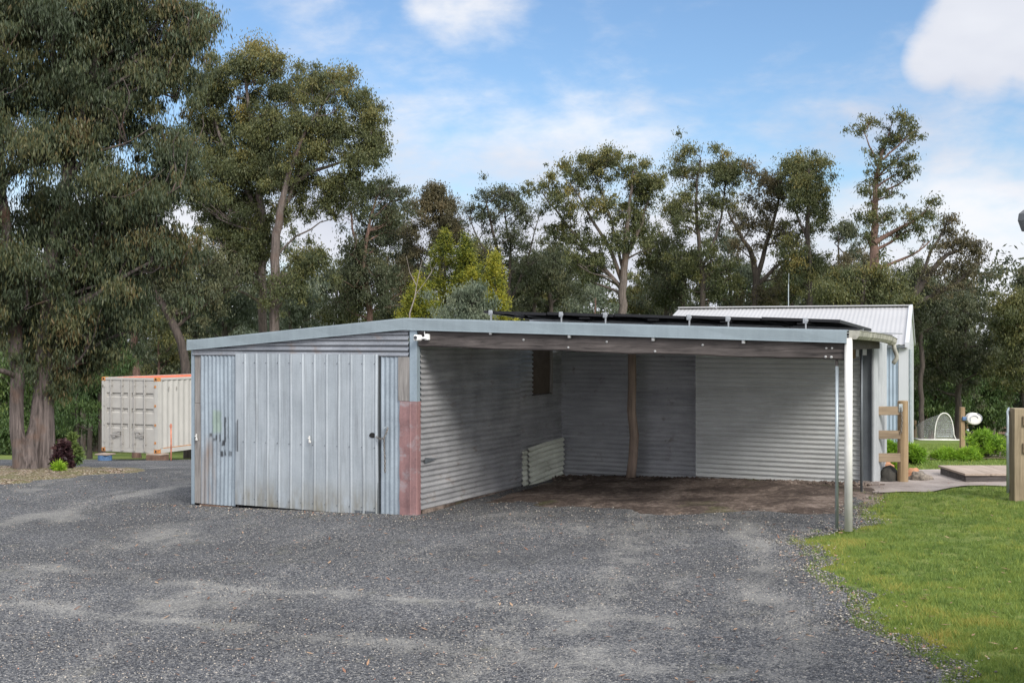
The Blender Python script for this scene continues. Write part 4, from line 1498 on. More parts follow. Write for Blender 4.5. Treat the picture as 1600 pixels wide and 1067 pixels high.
# timber ramp platform
rx0, ry0, rz0 = gpt(1507, 18.55)
ramp = empty('timber_platform', (rx0, ry0, rz0))
tag(ramp, 'low timber platform of wide boards lying on the path beside the gate', 'platform')
rh = 0.15
nb = 6
for k in range(nb):
    mb = MB()
    a0, a1 = k * 0.40, k * 0.40 + 0.392
    mb.prism([(a0, -0.03, rh), (a1, -0.03, rh), (a1, 1.15, rh + 0.01), (a0, 1.15, rh + 0.01)], (0, 0, -0.03))
    mb.build('board', M['deck'], ramp)
MB().box(0.02, nb * 0.4 - .02, 0.0, 0.045, -0.02, rh - 0.032).build('bearer', M['beam'], ramp)
MB().box(0.02, 0.065, 0.047, 1.1, -0.02, rh - 0.032).build('bearer', M['beam'], ramp)
MB().box(0.067, nb * 0.4 - .02, 1.05, 1.1, -0.06, rh - 0.032).build('bearer', M['beam'], ramp)

# rocks by the fence post
M['rock_dark'] = simple('mossy_dark_rock', (0.045, 0.042, 0.036), 0.95, 0, 0.4, 9, 0.8, 30)
M['rock_orange'] = simple('orange_sandstone_rock', (0.40, 0.20, 0.11), 0.9, 0, 0.3, 6, 0.6, 20)
M['rock_grey'] = simple('grey_speckled_rock', (0.20, 0.17, 0.14), 0.9, 0, 0.45, 16, 0.8, 30)
for (px, Y, rx, ry, rz, mt, lb) in ((1386, 18.9, .20, .16, .17, 'rock_dark', 'large dark rock at the foot of the pine fence, left of the post'),
                                   (1378, 19.3, .20, .15, .24, 'rock_orange', 'orange rock behind the dark rock beside the carport corner'),
                                   (1424, 19.35, .14, .11, .12, 'rock_orange', 'orange rock just right of the round fence post'),
                                   (1437, 18.95, .17, .13, .11, 'rock_grey', 'grey speckled rock right of the round fence post')):
    x, y, z = gpt(px, Y)
    o = MB().ball((0, 0, 0), rx, ry, rz, 20, 12, 0.45).build('rock', M[mt], smooth=True)
    o.location = (x, y, z + rz * 0.35)
    tag(o, lb, 'rock', 'rocks beside the path')

# hose reel on its post
x, y, z = gpt(1503.5, 25.0)
hp = MB().box(-0.045, 0.045, -0.045, 0.045, -0.05, EYE - (636 - 533.5) * 25 / F - z, 0.006).build('hose_post', M['pine'])
hp.location = (x, y, z)
tag(hp, 'upright timber post carrying the white hose reel in the garden', 'post')
hr_p = at(1521, 654, 24.95)
hr = empty('hose_reel', hr_p)
tag(hr, 'white wall-mounted hose reel on the timber garden post', 'hose reel')
mb = MB()
prof = [(math.cos(a) * 0.155 * (1.05 if math.cos(a) < 0 else 1.0), 0, math.sin(a) * 0.125) for a in np.linspace(0, 2 * math.pi, 25)[:-1]]
prof = [(q[0], -0.09, q[2]) for q in prof]
mb.prism(prof, (0, 0.18, 0))
mb.build('casing', M['white_pvc'], hr, bevel=0.03)
mb = MB()
mb.tube([(-0.02 + 0.085 * math.cos(a), -0.098, 0.07 * math.sin(a)) for a in np.linspace(0.3, math.pi + .6, 12)], 0.008, 6)
mb.tube([(0.02 + 0.12 * math.cos(a), -0.094, 0.01 + 0.10 * math.sin(a)) for a in np.linspace(-0.6, 1.4, 10)], 0.008, 6)
mb.build('handle', simple('grey_plastic', (0.35, 0.37, 0.42), 0.5), hr)
MB().box(-0.235, -0.16, -0.05, 0.05, -0.035, 0.04, 0.006).build('bracket', M['blue'], hr)
tapm = MB().tube([(x + 0.10, y - .02, G(x, y) - .05), (x + 0.10, y - .02, G(x, y) + 0.42)], 0.03, 8)
tapm.tube([(x + 0.02, y - .03, G(x, y) + 0.40), (x + 0.22, y - .03, G(x, y) + 0.41)], 0.012, 6)
tp_ = tapm.build('garden_tap', M['tyre'])
tag(tp_, 'dark garden tap standpipe just right of the hose reel post', 'tap')
MB().ball((x + 0.1, y - 0.03, G(x, y) + 0.44), 0.03).build('tap_handle', M['galv_pipe'], tp_, smooth=True)

# pop-up net goal
YN = 54.0
gx_, gy_, gz_ = gpt(1465, YN)
s_ = YN / F
goal = empty('net_goal', (gx_, gy_, gz_))
tag(goal, 'white arched pop-up net goal standing on the far lawn', 'sports net')
m = bpy.data.materials.new('white_netting')
m.use_nodes = True
t = NT(m.node_tree)
d_ = t.n('ShaderNodeBsdfDiffuse')
d_.inputs[0].default_value = (0.8, 0.8, 0.8, 1)
tr = t.n('ShaderNodeBsdfTransparent')
mx = t.n('ShaderNodeMixShader')
mx.inputs[0].default_value = 0.12
t.t.links.new(tr.outputs[0], mx.inputs[1])
t.t.links.new(d_.outputs[0], mx.inputs[2])
t.t.links.new(mx.outputs[0], t.n('ShaderNodeOutputMaterial').inputs[0])
M['net'] = m
H = 43 * s_
Wf = 15 * s_
arch = [(Wf * math.copysign(abs(math.cos(a)) ** 0.9, math.cos(a)) + 6 * s_ - .0, -0.35, H * math.sin(a) ** 0.8) for a in np.linspace(0, math.pi, 21)]
arch[0] = (arch[0][0] + .12, -0.35, 0)
back = [(-20 * s_ + 0.9 * (q[0]) * 0.35 - 0.2, 0.5, q[2] * 0.55) for q in arch]
MB().tube(arch, 0.03, 6).build('frame', M['white_pvc'], goal, smooth=True)
MB().tube([(Wf + 6 * s_ + .3, -0.4, 0.03), (0, -0.45, 0.05), (-30 * s_, -0.3, 0.04), (-34 * s_, 0.2, 0.05)], 0.05, 6).build('ground_tube', M['white_pvc'], goal, smooth=True)
mid = [((a_[0] + c_[0]) / 2 - .1, (a_[1] + c_[1]) / 2, (a_[2] * .55 + c_[2] * .45)) for a_, c_ in zip(arch, back)]
n = len(arch)
MB().add(arch + mid + back, [(i, i + 1, n + i + 1, n + i) for i in range(n - 1)] + [(n + i, n + i + 1, 2 * n + i + 1, 2 * n + i) for i in range(n - 1)]).build('net', M['net'], goal, smooth=True)
MB().add([(q[0], q[1] + .02, q[2]) for q in arch], [tuple(range(n))]).build('front_net', M['net'], goal)

# farm gate and post-and-rail fence far behind
YF = 84.0
sF = YF / F


def fence_post(px, label):
    x_, y_, z_ = gpt(px, YF)
    return x_, y_, z_


xa, ya_, za_ = gpt(1435, YF)
xb, yb_, zb_ = gpt(1504, YF)
fg = empty('farm_gate', (xa, ya_, za_))
tag(fg, 'grey pipe and mesh farm gate behind the white net goal', 'gate')
Wg, Hg = xb - xa, 1.12
mb = MB()
mb.tube([(0, 0, 0.1), (0, 0, Hg), (Wg, 0, Hg), (Wg, 0, 0.1), (0, 0, 0.1)], 0.05, 6)
mb.tube([(Wg * .76, 0, 0.1), (Wg * .76, 0, Hg)], 0.045, 6)
mb.build('frame', M['galv_pipe'], fg)
mb = MB()
for k in range(1, 6):
    mb.tube([(0, 0, .1 + k * .17), (Wg, 0, .1 + k * .17)], 0.012, 4)
for k in range(1, 14):
    mb.tube([(Wg * k / 14, 0, .1), (Wg * k / 14, 0, Hg)], 0.008, 4)
mb.build('mesh_wire', M['galv_pipe'], fg)
gpz = MB().tube([(0, 0, -.1), (0, 0, 1.2)], 0.14, 10).build('gate_post', M['pine'])
gpz.location = gpt(1429, YF)
tag(gpz, 'far round timber gate post at the left end of the farm gate', 'post')
ff = empty('paddock_fence', gpt(1508, YF))
tag(ff, 'brown post and rail paddock fence at the back of the lawn behind the bushes', 'fence')
for k in range(6):
    px = 1512 + k * 47
    x_, y_, z_ = gpt(px, YF + k * 0.6)
    bx_, by_, bz_ = ff.location
    MB().box(x_ - bx_ - .08, x_ - bx_ + .08, y_ - by_ - .06, y_ - by_ + .06, z_ - bz_ - .1, z_ - bz_ + 1.2).build('post', M['pine'], ff)
for hz_ in (0.35, 0.75, 1.12):
    p0 = Vector(gpt(1512, YF)) - Vector(ff.location)
    p1 = Vector(gpt(1512 + 235, YF + 3)) - Vector(ff.location)
    MB().bar(p0 + Vector((0, -.09, hz_)), p1 + Vector((0, -.09, hz_)), 0.05, 0.16).build('rail', wood('reddish_rail', (0.10, 0.06, 0.045), (0.22, 0.14, 0.11), 'X'), ff)

# ------------------------------------------------------------------ foliage machinery
def leaf_cloud(centres, radii, counts, lw, ll, droop=0.75, squash=0.8, surf=0.0):
    """many narrow hanging leaves spread through blobs; returns V, F, blob index per vertex"""
    tot = int(np.sum(counts))
    idx = np.repeat(np.arange(len(centres)), counts)
    C = np.asarray(centres)[idx]
    Rr = np.asarray(radii)[idx]
    g = RNG.normal(size=(tot, 3))
    g /= np.linalg.norm(g, axis=1)[:, None] + 1e-9
    rad = np.minimum(np.abs(RNG.normal(size=tot)) * 0.55 + RNG.random(tot) * 0.3, 1.25)
    g = g * rad[:, None]
    g[:, 2] *= squash
    P = C + g * Rr[:, None]
    A = RNG.normal(size=(tot, 3)) * (1 - droop)
    A[:, 2] -= droop
    A /= np.linalg.norm(A, axis=1)[:, None]
    B = RNG.normal(size=(tot, 3))
    B -= (B * A).sum(1)[:, None] * A
    B /= np.linalg.norm(B, axis=1)[:, None] + 1e-9
    L = ll * RNG.uniform(0.6, 1.35, tot)[:, None]
    W = lw * RNG.uniform(0.7, 1.3, tot)[:, None]
    v0 = P
    v1 = P + A * L * 0.45 + B * W * 0.5
    v2 = P + A * L
    v3 = P + A * L * 0.45 - B * W * 0.5
    V = np.stack([v0, v1, v2, v3], 1).reshape(-1, 3)
    Fq = np.arange(tot * 4).reshape(-1, 4)
    return V, Fq, np.repeat(idx, 4)


class Tubes:
    def __init__(self):
        self.V, self.F, self.n = [], [], 0

    def add(self, pts, rad, k=6):
        pts = np.asarray(pts, float)
        m_ = len(pts)
        rad = np.asarray(rad, float)
        T = np.gradient(pts, axis=0)
        T /= np.linalg.norm(T, axis=1)[:, None] + 1e-9
        ref = np.array([1.0, 0.2, 0.1])
        S = ref - (T @ ref)[:, None] * T
        S /= np.linalg.norm(S, axis=1)[:, None] + 1e-9
        U = np.cross(T, S)
        a = np.arange(k) * 2 * np.pi / k
        ring = S[:, None, :] * np.cos(a)[None, :, None] + U[:, None, :] * np.sin(a)[None, :, None]
        V = pts[:, None, :] + ring * rad[:, None, None]
        self.V.append(V.reshape(-1, 3))
        i = np.arange(m_ - 1)[:, None] * k + np.arange(k)[None, :]
        j = np.arange(m_ - 1)[:, None] * k + (np.arange(k)[None, :] + 1) % k
        self.F.append(np.stack([i, j, j + k, i + k], -1).reshape(-1, 4) + self.n)
        self.n += m_ * k

    def build(self, name, mat, parent, origin):
        V = np.concatenate(self.V) - np.asarray(origin)
        return np_mesh(name, V, np.concatenate(self.F), mat, parent, smooth=True)


def curve(p0, p1, n=7, wig=0.06, rise=0.15):
    p0, p1 = np.asarray(p0, float), np.asarray(p1, float)
    L = np.linalg.norm(p1 - p0)
    u = np.linspace(0, 1, n)[:, None]
    P = p0 + (p1 - p0) * u
    # start more vertical or more outward
    P[:, 2] += (np.sin(u[:, 0] * np.pi) * rise * L) * RNG.uniform(-0.6, 1.0)
    w1 = RNG.normal(size=3) * wig * L
    w2 = RNG.normal(size=3) * wig * 0.5 * L
    P += np.sin(u * np.pi) * w1 + np.sin(u * 2 * np.pi) * w2
    return P


TREES = 0
DENS_MUL = 1.0


def tree(name, label, cat, Y, trunk, clumps, leaf='leaf_gum', bark_='bark_gum', dens=1.0, lw=0.045, ll=0.15, sub_r=0.5, nsub=1.5, depth=0.75, droop=0.7,
         group=None, tone0=0.35, tiptone=0.35, twig=True, sticks=0, seed=None, squash=0.85, trunk_k=10, spread_mul=1.02, fill=0.4):
    """trunk: list of stems, each a list of (px, py, radius m); py None = on the ground.  clumps: (px, py, rx px, ry px)"""
    global RNG, TREES
    TREES += 1
    nsub *= 1.25
    dens *= DENS_MUL
    sub_r *= 1.30
    # widen the clumps and fill between neighbours so that the crown hangs together
    grown = [(c_[0], c_[1], c_[2] * spread_mul, c_[3] * spread_mul) for c_ in clumps]
    rf = np.random.default_rng(int(clumps[0][0] + 200) * 7 + len(clumps))
    for i_, c_ in enumerate(clumps):
        near_ = sorted(clumps, key=lambda q: (q[0] - c_[0]) ** 2 + (q[1] - c_[1]) ** 2)[1:3]
        for q in near_:
            if rf.random() < fill:
                grown.append(((c_[0] + q[0]) / 2 + rf.normal() * 4, (c_[1] + q[1]) / 2 + rf.normal() * 4, (c_[2] + q[2]) * 0.42, (c_[3] + q[3]) * 0.42))
    clumps = grown
    RNG = np.random.default_rng(1000 + (seed if seed is not None else TREES))
    s = Y / F
    tb = Tubes()
    nodes = []
    first = None
    for stem in trunk:
        dy0 = RNG.uniform(-0.3, 0.3)
        pts, rr = [], []
        for (px, py, r) in stem:
            if py is None:
                x_ = (px - 800) * s
                p_ = np.array([x_, Y, G(x_, Y) - 0.15])
            else:
                p_ = np.array(at(px, py, Y)) + np.array([0, dy0 * len(pts) * 0.5, 0])
            pts.append(p_)
            rr.append(r)
        if first is None: first = pts[0].copy() + np.array([0, 0, 0.15])
        pts = np.array(pts)
        rr = np.array(rr)
        # densify with a smooth interpolation
        d = np.r_[0, np.cumsum(np.linalg.norm(np.diff(pts, axis=0), axis=1))]
        nn = max(6, int(d[-1] / 0.5))
        q = np.linspace(0, d[-1], nn)
        P = np.stack([np.interp(q, d, pts[:, k]) for k in range(3)], 1)
        for _ in range(2):
            P[1:-1] = (P[:-2] + 2 * P[1:-1] + P[2:]) / 4
        P[1:-1] += RNG.normal(size=(nn - 2, 3)) * 0.03
        rad = np.interp(q, d, rr)
        if stem[0][1] is None:
            rad = rad * (1 + 0.28 * np.exp(-q / 0.3))
        tb.add(P, rad, trunk_k)
        for a_, b_ in zip(P, rad):
            nodes.append((a_, b_))
    NP_ = np.array([n_[0] for n_ in nodes])
    NR = np.array([n_[1] for n_ in nodes])
    cents, radii, tones, rel = [], [], [], []
    allc = [c_ for c_ in clumps]
    pymin = min(c_[1] - c_[3] for c_ in allc)
    pymax = max(c_[1] + c_[3] for c_ in allc)
    for (px, py, rx, ry) in allc:
        spread = depth * (max(rx, ry) + 25) * s
        c_ = np.array(at(px, py, Y)) + np.array([0, RNG.uniform(-1, 1) * spread, 0])
        rxm, rym = rx * s, ry * s
        rdm = (rxm + rym) / 2
        # join the branch to a stem point well below the clump
        dist = np.linalg.norm(NP_ - c_, axis=1)
        below = c_[2] - NP_[:, 2]
        horiz = np.linalg.norm((NP_ - c_)[:, :2], axis=1)
        cost = dist + 4.0 * np.maximum(0, 0.55 * horiz - below) + RNG.random(len(dist)) * 0.4
        hmin = NP_[:, 2].min()
        cost += np.where(NP_[:, 2] < hmin + 1.2, 6, 0)
        k = int(np.argmin(cost))
        j0 = NP_[k]
        base_c = c_ - np.array([0, 0, rym * 0.55])
        r0 = min(NR[k] * 0.5, 0.03 + 0.02 * np.linalg.norm(base_c - j0))
        r0 = max(r0, 0.025)
        br = curve(j0, base_c, 9, 0.05, 0.10)
        tb.add(br, np.linspace(r0, max(0.018, r0 * 0.32), 9), 6)
        for _ in range(3):
            b_ = br[RNG.integers(4, 9)]
            cents.append(b_ + RNG.normal(size=3) * sub_r * 0.7)
            radii.append(sub_r * RNG.uniform(0.45, 0.8))
            tones.append(tone0 + RNG.normal() * 0.12)
        for _ in range(2):
            g = RNG.normal(size=3)
            g /= np.linalg.norm(g)
            cents.append(c_ + g * np.array([rxm, rdm, rym]) * RNG.uniform(1.1, 1.45))
            radii.append(sub_r * RNG.uniform(0.35, 0.6))
            tones.append(tone0 + RNG.normal() * 0.12 + 0.1)
        area = math.pi * rxm * rym
        m_ = max(3, int(area * nsub))
        for _ in range(m_):
            g = RNG.normal(size=3)
            g /= np.linalg.norm(g)
            rr_ = RNG.random() ** 0.5
            o_ = g * rr_ * np.array([rxm, rdm, rym])
            if o_[2] < -0.35 * rym and RNG.random() < 0.5: o_[2] = -o_[2]
            cc = c_ + o_
            cents.append(cc)
            radii.append(sub_r * RNG.uniform(0.40, 1.2))
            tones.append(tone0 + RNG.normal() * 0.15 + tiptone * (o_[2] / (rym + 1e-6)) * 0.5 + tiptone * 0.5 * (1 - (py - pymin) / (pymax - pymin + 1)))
            if twig and RNG.random() < 0.8:
                bi = RNG.integers(5, 9)
                tw = curve(br[bi], cc, 5, 0.08, 0.05)
                tb.add(tw, np.linspace(max(0.012, r0 * 0.28), 0.006 + 0.00012 * Y, 5), 4)
        # bare sticks reaching out of the clump
        for _ in range(sticks):
            g = RNG.normal(size=3)
            g[2] = abs(g[2])
            g /= np.linalg.norm(g)
            tb.add(curve(br[-1], c_ + g * np.array([rxm, rdm, rym]) * 1.35, 6, 0.1, 0.05), np.linspace(0.018, 0.006, 6), 4)
    cents = np.array(cents)
    radii = np.array(radii)
    counts = np.maximum(6, (170 * dens * (radii / 0.5) ** 2 * (0.055 * 0.20) / (lw * ll) * RNG.uniform(0.55, 1.3, len(radii)))).astype(int)
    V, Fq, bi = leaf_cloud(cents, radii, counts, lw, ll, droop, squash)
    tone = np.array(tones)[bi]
    root = empty(name, first)
    tag(root, label, cat, group)
    tb.build('trunk', M[bark_], root, first)
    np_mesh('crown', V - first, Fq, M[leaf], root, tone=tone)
    return root


# ------------------------------------------------------------------ near gums at the left
tree('gum_tree', 'big shaggy gum with two joined trunks at the far left edge, scar on its bark', 'tree', 25.5,
     [[(36, None, .165), (30, 700, .15), (25, 620, .14), (20, 540, .15), (12, 440, .13), (0, 330, .11), (-10, 200, .08), (-20, 60, .05), (-25, -40, .03)],
      [(46, None, .17), (52, 680, .15), (58, 600, .15), (62, 520, .13), (70, 420, .12), (85, 310, .09), (80, 200, .07), (95, 60, .04)]],
     [(-60, 40, 90, 60), (20, 20, 80, 55), (90, 20, 70, 50), (-70, 150, 90, 70), (10, 120, 80, 60), (80, 130, 70, 55), (140, 90, 60, 50), (-50, 270, 80, 70), (30, 230, 75, 55), (110, 240, 70, 55),
      (150, 190, 45, 40), (-60, 390, 80, 60), (20, 340, 75, 50), (90, 360, 60, 50), (10, 450, 60, 50), (60, 450, 50, 45), (-30, 510, 50, 50), (20, 530, 34, 40), (60, 520, 26, 40), (-90, -50, 100, 60), (40, -50, 100, 50), (100, 480, 30, 40)],
     'leaf_near', 'bark_near', dens=1.1, lw=0.026, ll=0.125, sub_r=0.42, nsub=2.6, depth=1.1, droop=0.8, tone0=0.36, tiptone=0.12, trunk_k=18, spread_mul=1.32, fill=0.5)
tree('gum_tree', 'big drooping gum with a single stout trunk, right of the two-trunked one', 'tree', 25.8,
     [[(76, None, .21), (73, 700, .19), (75, 620, .18), (74, 540, .17), (80, 450, .18), (95, 350, .14), (120, 240, .11), (150, 140, .08), (170, 40, .05), (180, -20, .03)],
      [(76, 480, .10), (105, 430, .09), (140, 370, .07), (180, 330, .06), (215, 300, .035)]],
     [(180, 20, 60, 45), (230, 10, 45, 40), (270, 15, 34, 26), (300, 35, 22, 24), (180, 100, 60, 45), (235, 110, 50, 45), (275, 130, 32, 34), (150, 190, 55, 40), (210, 200, 55, 45), (262, 215, 42, 42), (285, 280, 26, 40),
      (200, 290, 55, 40), (150, 300, 50, 40), (245, 330, 44, 45), (180, 370, 50, 42), (120, 400, 48, 40), (230, 400, 40, 40), (150, 450, 44, 38), (200, 450, 34, 36), (110, 500, 34, 40), (150, 520, 28, 30), (205, 500, 22, 26),
      (270, 400, 22, 30), (110, 560, 16, 20), (190, 20, 50, 40), (150, -40, 70, 40), (310, 60, 12, 26), (140, 560, 10, 20)],
     'leaf_near', 'bark_near', dens=1.05, lw=0.026, ll=0.125, sub_r=0.40, nsub=2.6, depth=0.95, droop=0.8, tone0=0.40, tiptone=0.16, sticks=2, trunk_k=18, spread_mul=1.25, fill=0.7)

# ------------------------------------------------------------------ background gums
tree('gum_tree', 'tall olive gum with dense rounded crown behind the shed, left of the spreading gum', 'tree', 52,
     [[(412, None, .20), (411, 440, .18), (410, 330, .16), (405, 260, .13), (395, 190, .09), (385, 120, .05)], [(408, 340, .10), (370, 270, .09), (340, 200, .06), (325, 150, .04)]],
     [(345, 105, 38, 22), (395, 100, 42, 22), (440, 105, 26, 16), (320, 145, 36, 28), (370, 140, 44, 26), (425, 140, 44, 26), (465, 150, 22, 20), (315, 200, 34, 32), (360, 200, 42, 34), (415, 205, 44, 32), (450, 210, 30, 26),
      (325, 260, 36, 34), (375, 265, 44, 36), (425, 265, 36, 32), (345, 320, 40, 32), (395, 325, 40, 30), (325, 370, 34, 30), (370, 380, 36, 26), (385, 410, 34, 26), (340, 425, 30, 24), (400, 370, 24, 24), (300, 300, 24, 30)],
     'leaf_gum', 'bark_gum', dens=1.0, sub_r=0.52, nsub=1.9, depth=0.7, lw=.045, ll=.13, tone0=.28, tiptone=.55, spread_mul=1.3, fill=.8)
tree('gum_tree', 'tall spreading gum with long arms and open crown, right of the dense rounded gum', 'tree', 50,
     [[(427, None, .22), (429, 440, .20), (436, 350, .17), (446, 300, .12), (470, 230, .07), (505, 175, .035), (520, 155, .018)],
      [(446, 300, .10), (480, 268, .09), (520, 262, .06), (560, 250, .04)], [(440, 330, .09), (475, 250, .06), (530, 210, .035), (575, 190, .02)], [(432, 400, .05), (460, 370, .04), (500, 345, .025), (520, 340, .012)]],
     [(515, 118, 30, 16), (550, 130, 24, 20), (490, 145, 30, 20), (535, 160, 32, 22), (575, 170, 20, 22), (590, 210, 14, 26), (565, 205, 26, 20), (510, 195, 30, 20), (470, 190, 26, 20), (545, 240, 30, 18), (585, 245, 20, 20),
      (500, 240, 26, 18), (465, 240, 24, 22), (480, 280, 28, 16), (525, 285, 24, 14), (560, 275, 22, 14), (512, 310, 10, 14), (455, 285, 18, 18), (430, 285, 24, 20), (490, 215, 24, 16), (450, 330, 20, 18), (470, 410, 18, 14), (500, 400, 16, 14), (455, 450, 26, 18)],
     'leaf_gum', 'bark_gum', dens=0.95, sub_r=0.5, nsub=1.75, depth=0.6, lw=.045, ll=.13, tone0=.34, tiptone=.45, sticks=1)
tree('gum_tree', 'dark slender gum with sparse upright crown standing right of the spreading gum', 'tree', 56,
     [[(583, None, .16), (578, 480, .14), (566, 410, .11), (578, 350, .07), (590, 310, .04)], [(568, 410, .07), (550, 360, .05), (545, 320, .03)]],
     [(600, 292, 28, 14), (625, 305, 16, 12), (570, 305, 16, 14), (590, 330, 26, 16), (550, 335, 14, 18), (610, 345, 18, 14), (560, 370, 22, 18), (590, 375, 22, 18), (545, 400, 16, 20), (575, 410, 20, 18), (555, 440, 20, 18), (600, 430, 26, 22), (540, 470, 26, 24), (610, 470, 30, 22)],
     'leaf_dark', 'bark_red', dens=0.62, sub_r=0.5, nsub=1.9, depth=0.6, lw=.045, ll=.14, sticks=2)
tree('gum_tree', 'brown-topped bushy gum rising above the yellow conifers', 'tree', 62,
     [[(690, None, .16), (690, 430, .13), (685, 370, .09), (690, 330, .05)]],
     [(680, 302, 14, 10), (690, 300, 10, 8), (650, 325, 26, 14), (690, 330, 30, 16), (670, 350, 32, 18), (710, 350, 24, 16), (640, 370, 22, 18), (690, 372, 30, 16), (650, 400, 26, 20), (640, 430, 26, 22), (635, 465, 30, 26)],
     'leaf_brown', 'bark_dark', dens=1.0, sub_r=0.5, nsub=1.8, depth=0.6, lw=.045, ll=.13, tone0=.35)
tree('gum_tree', 'thin half-bare gum with many dark upright branches, just right of the brown-topped gum', 'tree', 60,
     [[(800, None, .14), (795, 460, .12), (780, 400, .09), (765, 350, .06), (760, 320, .035)], [(795, 450, .08), (800, 400, .06), (790, 340, .04), (785, 305, .02)], [(798, 470, .07), (820, 420, .05), (835, 370, .03), (842, 340, .02)], [(790, 440, .06), (755, 390, .045), (735, 350, .03), (725, 325, .015)]],
     [(760, 312, 18, 10), (790, 302, 16, 10), (735, 325, 12, 10), (775, 335, 16, 12), (805, 320, 14, 14), (825, 345, 16, 14), (755, 355, 16, 18), (790, 370, 24, 18), (765, 395, 22, 18), (820, 385, 20, 16), (800, 415, 22, 18), (760, 440, 22, 22), (830, 420, 16, 18)],
     'leaf_dark', 'bark_dark', dens=0.5, sub_r=0.42, nsub=1.7, depth=0.6, lw=.045, ll=.13, sticks=5)
tree('gum_tree', 'umbrella-shaped gum with a fan of pale branches in the middle of the tree line', 'tree', 54,
     [[(973, None, .22), (972, 450, .19), (975, 420, .17), (978, 370, .12), (985, 300, .06), (990, 260, .03)], [(972, 440, .11), (955, 390, .09), (925, 340, .06), (890, 290, .03)],
      [(970, 450, .11), (940, 415, .09), (900, 370, .06), (865, 320, .04), (845, 295, .02)], [(976, 410, .10), (1000, 350, .07), (1020, 290, .03)], [(974, 425, .08), (960, 360, .06), (940, 300, .04), (930, 265, .02)]],
     [(832, 290, 14, 10), (858, 278, 26, 14), (890, 262, 28, 15), (925, 250, 30, 14), (960, 246, 32, 13), (1000, 250, 30, 14), (1025, 268, 16, 18), (870, 305, 26, 16), (905, 290, 28, 16), (940, 278, 30, 18), (985, 280, 32, 18), (1018, 300, 18, 20),
      (890, 335, 28, 18), (930, 325, 28, 18), (965, 320, 28, 20), (1000, 335, 26, 20), (915, 370, 28, 20), (945, 380, 26, 20), (900, 405, 22, 16), (985, 370, 26, 20), (925, 420, 22, 16), (1010, 385, 20, 18), (870, 365, 16, 12)],
     'leaf_gum', 'bark_gum', dens=0.8, sub_r=0.40, nsub=1.9, depth=0.7, lw=.045, ll=.13, tone0=.30, tiptone=.55)
tree('gum_tree', 'bushy dark green gum below the left arm of the umbrella-shaped gum', 'tree', 64,
     [[(862, None, .14), (860, 450, .12), (858, 410, .07)]],
     [(862, 385, 22, 14), (845, 410, 24, 16), (880, 410, 24, 16), (860, 435, 34, 16), (835, 455, 28, 18), (885, 455, 30, 18)],
     'leaf_dark', 'bark_dark', dens=1.0, sub_r=0.5, nsub=1.9, depth=0.6, tone0=.42)
tree('gum_tree', 'sparse-topped olive gum immediately right of the umbrella-shaped gum', 'tree', 58,
     [[(1095, None, .17), (1098, 440, .14), (1090, 370, .10), (1085, 300, .06), (1092, 250, .025)], [(1095, 420, .08), (1125, 360, .06), (1135, 290, .04), (1135, 250, .02)]],
     [(1088, 240, 22, 10), (1130, 245, 20, 12), (1055, 262, 16, 14), (1080, 272, 20, 14), (1115, 275, 22, 14), (1145, 280, 14, 16), (1065, 310, 20, 18), (1100, 310, 22, 16), (1135, 320, 18, 18), (1050, 345, 20, 20), (1085, 350, 24, 18), (1120, 360, 26, 20), (1060, 390, 26, 22), (1105, 400, 30, 22), (1140, 410, 24, 24), (1080, 440, 34, 24), (1125, 450, 34, 24)],
     'leaf_gum', 'bark_dark', dens=0.72, sub_r=0.46, nsub=1.7, depth=0.6, lw=.045, ll=.13, tone0=.30, tiptone=.4, sticks=2)
tree('gum_tree', 'forked gum with a thick bare fork seen against the sky above the solar panels', 'tree', 58,
     [[(1180, None, .20), (1180, 440, .18), (1178, 400, .12), (1150, 360, .08), (1135, 330, .04)], [(1180, 440, .14), (1200, 380, .10), (1215, 320, .06), (1220, 280, .03)], [(1182, 445, .12), (1210, 420, .09), (1240, 400, .06), (1255, 380, .03)]],
     [(1165, 268, 16, 12), (1195, 280, 22, 14), (1220, 290, 14, 14), (1175, 305, 20, 16), (1205, 320, 20, 16), (1160, 340, 18, 14), (1185, 350, 20, 14), (1222, 350, 16, 16), (1232, 385, 18, 14), (1150, 380, 14, 12), (1210, 455, 26, 18), (1165, 465, 26, 16)],
     'leaf_brown', 'bark_dark', dens=0.6, sub_r=0.42, nsub=1.7, depth=0.6, lw=.045, ll=.13, tone0=.35, sticks=3)
tree('gum_tree', 'upright gum with an oval olive crown left of the tallest right-hand gum', 'tree', 56,
     [[(1266, None, .17), (1265, 440, .15), (1262, 370, .11), (1262, 300, .07), (1262, 260, .03)], [(1263, 380, .07), (1245, 340, .05), (1235, 300, .03)]],
     [(1255, 252, 26, 12), (1278, 262, 20, 14), (1235, 275, 18, 16), (1262, 285, 28, 18), (1288, 295, 14, 20), (1240, 310, 22, 20), (1270, 320, 26, 20), (1255, 350, 26, 18), (1285, 345, 18, 18), (1232, 390, 20, 22), (1285, 400, 22, 20), (1245, 430, 28, 22), (1290, 440, 24, 22)],
     'leaf_gum', 'bark_dark', dens=0.85, sub_r=0.46, nsub=1.8, depth=0.6, lw=.045, ll=.13, tone0=.26, tiptone=.65)
